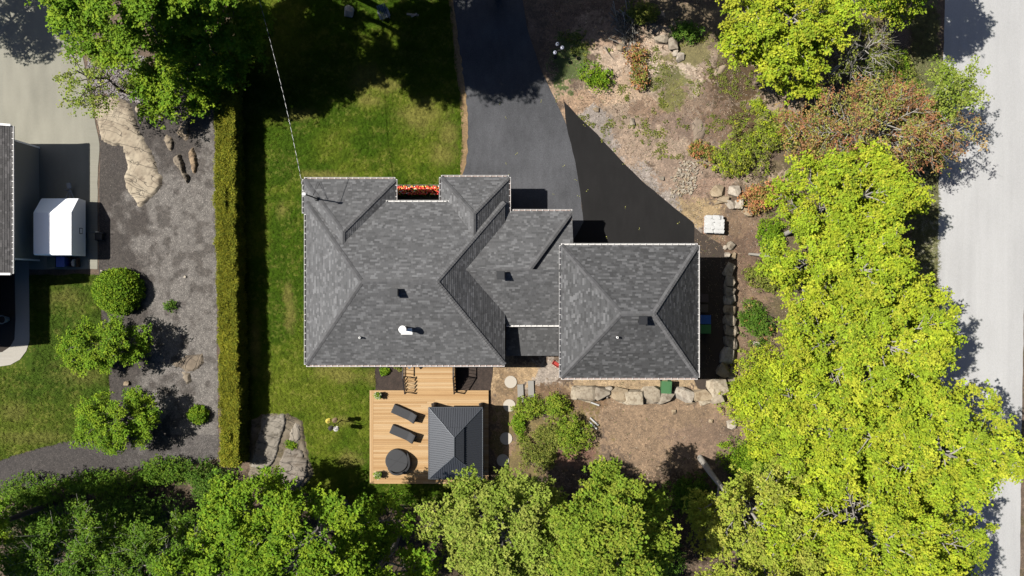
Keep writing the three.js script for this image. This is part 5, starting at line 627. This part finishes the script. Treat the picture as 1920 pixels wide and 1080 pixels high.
// shrubs
[
  { c: [216, 546], r: [46, 42], h: 1.9, tone: 'green', round: 1, n: 2600, label: 'round clipped bright green shrub below the trailer', leaf: 1.1 },
  { c: [322, 574], r: [13, 12], h: 0.6, tone: 'deep', label: 'small dark evergreen shrub in the gravel bed' },
  { c: [369, 778], r: [18, 16], h: 0.9, tone: 'green', round: 1, n: 420, label: 'small round clipped shrub beside the hedge' },
  { c: [1116, 147], r: [32, 26], h: 1.0, tone: 'green', label: 'bright green bush by the driveway bend' },
  { c: [1192, 103], r: [25, 17], h: 0.9, tone: 'rust', label: 'rust brown shrub below the cream rock', spray: budSpray, mix: ['olive', 0.2] },
  { c: [1197, 143], r: [20, 22], h: 0.9, tone: 'olive', label: 'half orange half green shrub on the sandy patch', spray: budSpray, mix: ['rust', 0.5] },
  { c: [1320, 285], r: [28, 22], h: 0.9, tone: 'olive', label: 'orange and green bush above the boulders', mix: ['rust', 0.4] },
  { c: [1432, 368], r: [38, 36], h: 1.5, tone: 'rust', label: 'rust orange bush beside the yard boulders', spray: budSpray, mix: ['olive', 0.15] },
  { c: [1395, 300], r: [50, 44], h: 2, tone: 'olive', label: 'olive green bush above the rust orange bush', mix: ['lime', 0.35] },
  { c: [1440, 240], r: [60, 44], h: 2.2, tone: 'olive', label: 'olive bush between lime maple and reddish tree', mix: ['lime', 0.4] },
  { c: [1424, 196], r: [14, 12], h: 0.8, tone: 'lime', label: 'little lime bush under the top maple' },
  { c: [1540, 250], r: [60, 44], h: 2.4, tone: 'olive', label: 'loose bush under the reddish tree', mix: ['green', 0.4] },
  { c: [1660, 130], r: [60, 50], h: 2, tone: 'olive', label: 'loose olive bush beneath the thin pale tree', mix: ['green', 0.3], n: 700 },
  { c: [1446, 450], r: [30, 40], h: 1.2, tone: 'green', label: 'green bush at the end of the fallen log' },
  { c: [1455, 510], r: [52, 38], h: 1.4, tone: 'olive', label: 'dull olive bush under the lime trees beside the wall' },
  { c: [1424, 592], r: [34, 46], h: 1.3, tone: 'deep', label: 'dark green low bush right of the side wall', mix: ['rust', 0.06] },
  { c: [1430, 690], r: [50, 50], h: 1.7, tone: 'lime', label: 'lime bush at the lower end of the side wall' },
  { c: [1400, 760], r: [44, 44], h: 1.7, tone: 'lime', label: 'lime bush at the corner of the boulder wall', n: 700 },
  { c: [1400, 860], r: [60, 46], h: 2, tone: 'green', label: 'bright green bush at the right of the tree shadow' },
  { c: [1006, 768], r: [34, 26], h: 1.1, tone: 'leafy', label: 'bright green bush below the concrete slabs' },
  { c: [1046, 772], r: [28, 30], h: 1.3, tone: 'leafy', label: 'bright green bush below the red scoop' },
  { c: [1078, 812], r: [34, 44], h: 1.7, tone: 'leafy', label: 'tall green bush beside the two white pipes' },
  { c: [1000, 850], r: [44, 36], h: 0.7, tone: 'olive', label: 'low weedy bush below the green one' , n: 420 },
  { c: [1034, 812], r: [30, 26], h: 0.6, tone: 'olive', label: 'low olive weeds in the middle of the green bushes', n: 300 },
  { c: [972, 800], r: [16, 30], h: 0.8, tone: 'green', label: 'small bush between stepping stones and green bush' },
  { c: [721, 696], r: [7, 7], h: 0.4, tone: 'green', label: 'little green plant in the left mulch bed', round: 1, n: 70 },
  { c: [746, 688], r: [9, 6], h: 0.35, tone: 'olive', label: 'little yellow green plant against the house in the mulch bed', n: 60 },
  { c: [544, 834], r: [12, 8], h: 0.35, tone: 'green', label: 'small plant in a crack of the grey bedrock', n: 100 },
  { c: [40, 930], r: [90, 34], h: 2.2, tone: 'forest', label: 'green shrub below the dark path at the left edge' },
  { c: [190, 912], r: [76, 30], h: 2.2, tone: 'forest', label: 'green shrub below the dark path, second from the left' },
  { c: [320, 890], r: [60, 30], h: 2, tone: 'forest', label: 'bright shrub below the path nearest the hedge' },
  { c: [200, 960], r: [110, 46], h: 3, tone: 'deep', label: 'dark shrub mass between the path and the birches' },
  { c: [385, 900], r: [50, 50], h: 2, tone: 'deep', label: 'dark shrub at the foot of the hedge' },
  { c: [40, 980], r: [60, 50], h: 2.5, tone: 'deep', label: 'dark shrub behind the leaning trunk' },
  { c: [1290, 60], r: [34, 24], h: 1.2, tone: 'deep', label: 'dark shaded bush right of the brush pile' },
  { c: [1210, 20], r: [40, 20], h: 1.2, tone: 'olive', label: 'olive bush above the brush pile at the top', n: 300 },
  { c: [1300, 930], r: [60, 44], h: 0.7, tone: 'deep', label: 'shaded bush left of the leaning grey trunk' , n: 500 },
  { c: [1240, 1020], r: [70, 60], h: 2, tone: 'deep', label: 'dark bush in the gap at the bottom' },
].forEach((o, i) => shrub({ seed: 200 + i, ...o }));

// ---------------------------------------------------------------- ground cover nobody could count
const inAny = (L, x, z) => L.some(p => inside(p, x, z));
{ // grass tufts
  const r = rngOf(81), pos = [], idx = []; for (let i = 0; i < 7; i++) { const a = r() * 6.28, d = r() * 0.07, x = Math.cos(a) * d, z = Math.sin(a) * d, b = a + gauss(r), h = 0.05 + r() * 0.05, k = pos.length / 3; pos.push(x - Math.sin(b) * 0.014, 0, z + Math.cos(b) * 0.014, x + Math.sin(b) * 0.014, 0, z - Math.cos(b) * 0.014, x + Math.cos(b) * h * 1.1, h, z + Math.sin(b) * h * 1.1); idx.push(k, k + 2, k + 1); }
  const g = new THREE.BufferGeometry(); g.setAttribute('position', new THREE.Float32BufferAttribute(pos, 3)); g.setAttribute('normal', new THREE.Float32BufferAttribute(pos.map((_, i) => i % 3 === 1 ? 1 : 0), 3)); g.setAttribute('uv', new THREE.Float32BufferAttribute(new Float32Array(pos.length / 3 * 2), 2)); g.setIndex(idx);
  const L = []; for (let i = 0; i < 60000; i++) { const x = lerp(-21, -1, r()), z = lerp(-22.6, 17, r()); if (!inside(lawnPoly, x, z)) continue; L.push([x, 0.02, z, 0.7 + r() * 0.7, r() * 6.28, 0, mulc(lawnAt(x, z), 1.25)]); }
  for (let i = 0; i < 16000; i++) { const x = lerp(-41, -31, r()), z = lerp(-1, 14, r()); if (!inside(lawn2Poly, x, z) || (x < -37.55 && z < 6.35)) continue; L.push([x, 0.016, z, 0.7 + r() * 0.7, r() * 6.28, 0, mulc(lawnAt(x, z), 1.25)]); }
  for (let i = 0; i < 5000; i++) { const x = lerp(31.2, 33.3, r()), z = lerp(-22, 22, r()); L.push([x, 0, z, 1 + r(), r() * 6.28, 0, mulc(base(140, 142, 96), 0.7 + r() * 0.6)]); }
  const m = instanced('grass', g, new THREE.MeshPhysicalMaterial({ roughness: 0.9, specularIntensity: 0.2, side: THREE.DoubleSide }), L); m.userData.label = 'short mown grass of the lawns'; m.userData.category = 'grass'; }
const built = (x, z) => (x > mx0 && x < mx1 && z > mz0 && z < mz1) || (x > gx0 && x < gx1 && z > gz0 && z < gz1) || (x > dx0 && x < dx1 && z > dz0 && z < dz1) || (x > -3 && x < kx1 && z > kz0 && z < kz1);
{ const r = rngOf(84), L = []; for (let i = 0; i < 2600; i++) { const a = lerp(1040, 1440, r()), b = lerp(60, 300, r()), [x, z] = at(a, b); if (fbm(a * 0.03 + 4, b * 0.03, 3) < 0.56 || inAny([oldDrive, newDrive], x, z)) continue; L.push([x, 0.06, z, 0.5 + r() * 0.7, r() * 6.28, gauss(r) * 0.4, tone('olive', r)]); } const m = instanced('weeds', smallSpray, leafMat, L); m.userData.label = 'scattered low weeds on the bare yard'; m.userData.category = 'weeds'; }
const paved = [oldDrive, newDrive, lawnPoly, lawn2Poly];
{ // fallen leaves, twigs and wood chips on the bare ground
  const r = rngOf(82), L = [], g = leafCluster(3, 0.09, 0.1, 0.055, 15, 0.5);
  for (let i = 0; i < 26000; i++) { const x = lerp(2.5, 33, r()), z = lerp(-22.8, 22, r()); if (inAny(paved, x, z) || built(x, z)) continue; const f = fbm(x * 0.5, z * 0.5, 3); if (z < 3 ? f < 0.42 : z < 14 && x < 17 && (f < 0.5 || r() < 0.6)) continue; const q = r(), c = q < 0.5 ? base(176, 150, 122) : q < 0.75 ? base(120, 92, 70) : q < 0.9 ? base(214, 196, 168) : base(112, 118, 60); L.push([x, 0.03, z, 0.5 + r() * 0.7, r() * 6.28, gauss(r) * 0.3, mulc(c, 0.7 + r() * 0.5)]); }
  for (let i = 0; i < 5000; i++) { const x = lerp(-22, 14, r()), z = lerp(16.2, 23, r()); L.push([x, 0.03, z, 0.6 + r() * 0.7, r() * 6.28, gauss(r) * 0.3, mulc(base(120, 96, 68), 0.6 + r() * 0.6)]); }
  for (let i = 0; i < 26; i++) { const [x, z] = at(lerp(885, 1290, r()), lerp(190, 450, r())); if (inAny([oldDrive, newDrive], x, z)) L.push([x, 0.05, z, 0.7 + r() * 0.5, r() * 6.28, 0, base(214, 214, 110)]); }
  const m = instanced('leaf_litter', g, new THREE.MeshStandardMaterial({ roughness: 0.95, side: THREE.DoubleSide }), L); m.userData.label = 'dry fallen leaves over the bare ground'; m.userData.category = 'leaf litter'; }
{ // pebbles: white patch by the neighbour's drive, gravel along the new asphalt and in the bed
  const r = rngOf(83), L = [], patch = wobble(px([[164, 96], [215, 96], [276, 108], [278, 178], [262, 194], [225, 184], [212, 176], [178, 180], [165, 150]]), 0.4, 0.06, 30);
  for (let i = 0; i < 5200; i++) { const x = lerp(-33.5, -28, r()), z = lerp(-18.8, -14, r()); if (!inside(patch, x, z)) continue; const q = r(), c = q < 0.6 ? base(206, 198, 196) : q < 0.85 ? base(160, 150, 152) : base(120, 108, 108); const s = 0.06 + r() * 0.07; L.push([x, 0.04 + r() * 0.03, z, [s * (0.8 + r() * 0.5), s * 0.7, s], r() * 6.28, gauss(r) * 0.3, mulc(c, 0.8 + r() * 0.3)]); }
  for (let i = 0; i < 5500; i++) { const x = lerp(3, 20, r()), z = lerp(-17, -3, r()); if (inAny(paved, x, z) || built(x, z)) continue; const s = 0.02 + r() * r() * 0.09; L.push([x, 0.01, z, [s * (0.8 + r() * 0.6), s * 0.6, s], r() * 6.28, 0, mulc(base(178, 164, 150), 0.7 + r() * 0.5)]); }
  for (let i = 0; i < 1500; i++) { const x = lerp(-1.5, 17, r()), z = lerp(5.5, 14, r()); if (built(x, z)) continue; const s = 0.02 + r() * r() * 0.07; L.push([x, 0.01, z, [s * (0.8 + r() * 0.6), s * 0.6, s], r() * 6.28, 0, mulc(base(196, 178, 156), 0.7 + r() * 0.5)]); }
  for (let i = 0; i < 9000; i++) { const x = lerp(-33, -22, r()), z = lerp(-12, 14.5, r()); if (!inside(bedPoly, x, z)) continue; const s = 0.025 + r() * r() * 0.06; L.push([x, 0.02, z, [s * (0.8 + r() * 0.8), s * 0.6, s], r() * 6.28, 0, mulc(bedAt(x, z), 0.8 + r() * 0.9)]); }
  const m = instanced('pebbles', boulderGeo(1, 1, 1, 71, 10), new THREE.MeshStandardMaterial({ roughness: 0.9 }), L); m.userData.label = 'loose pebbles and gravel on the ground'; m.userData.category = 'pebbles'; }

renderer.render(scene, camera);
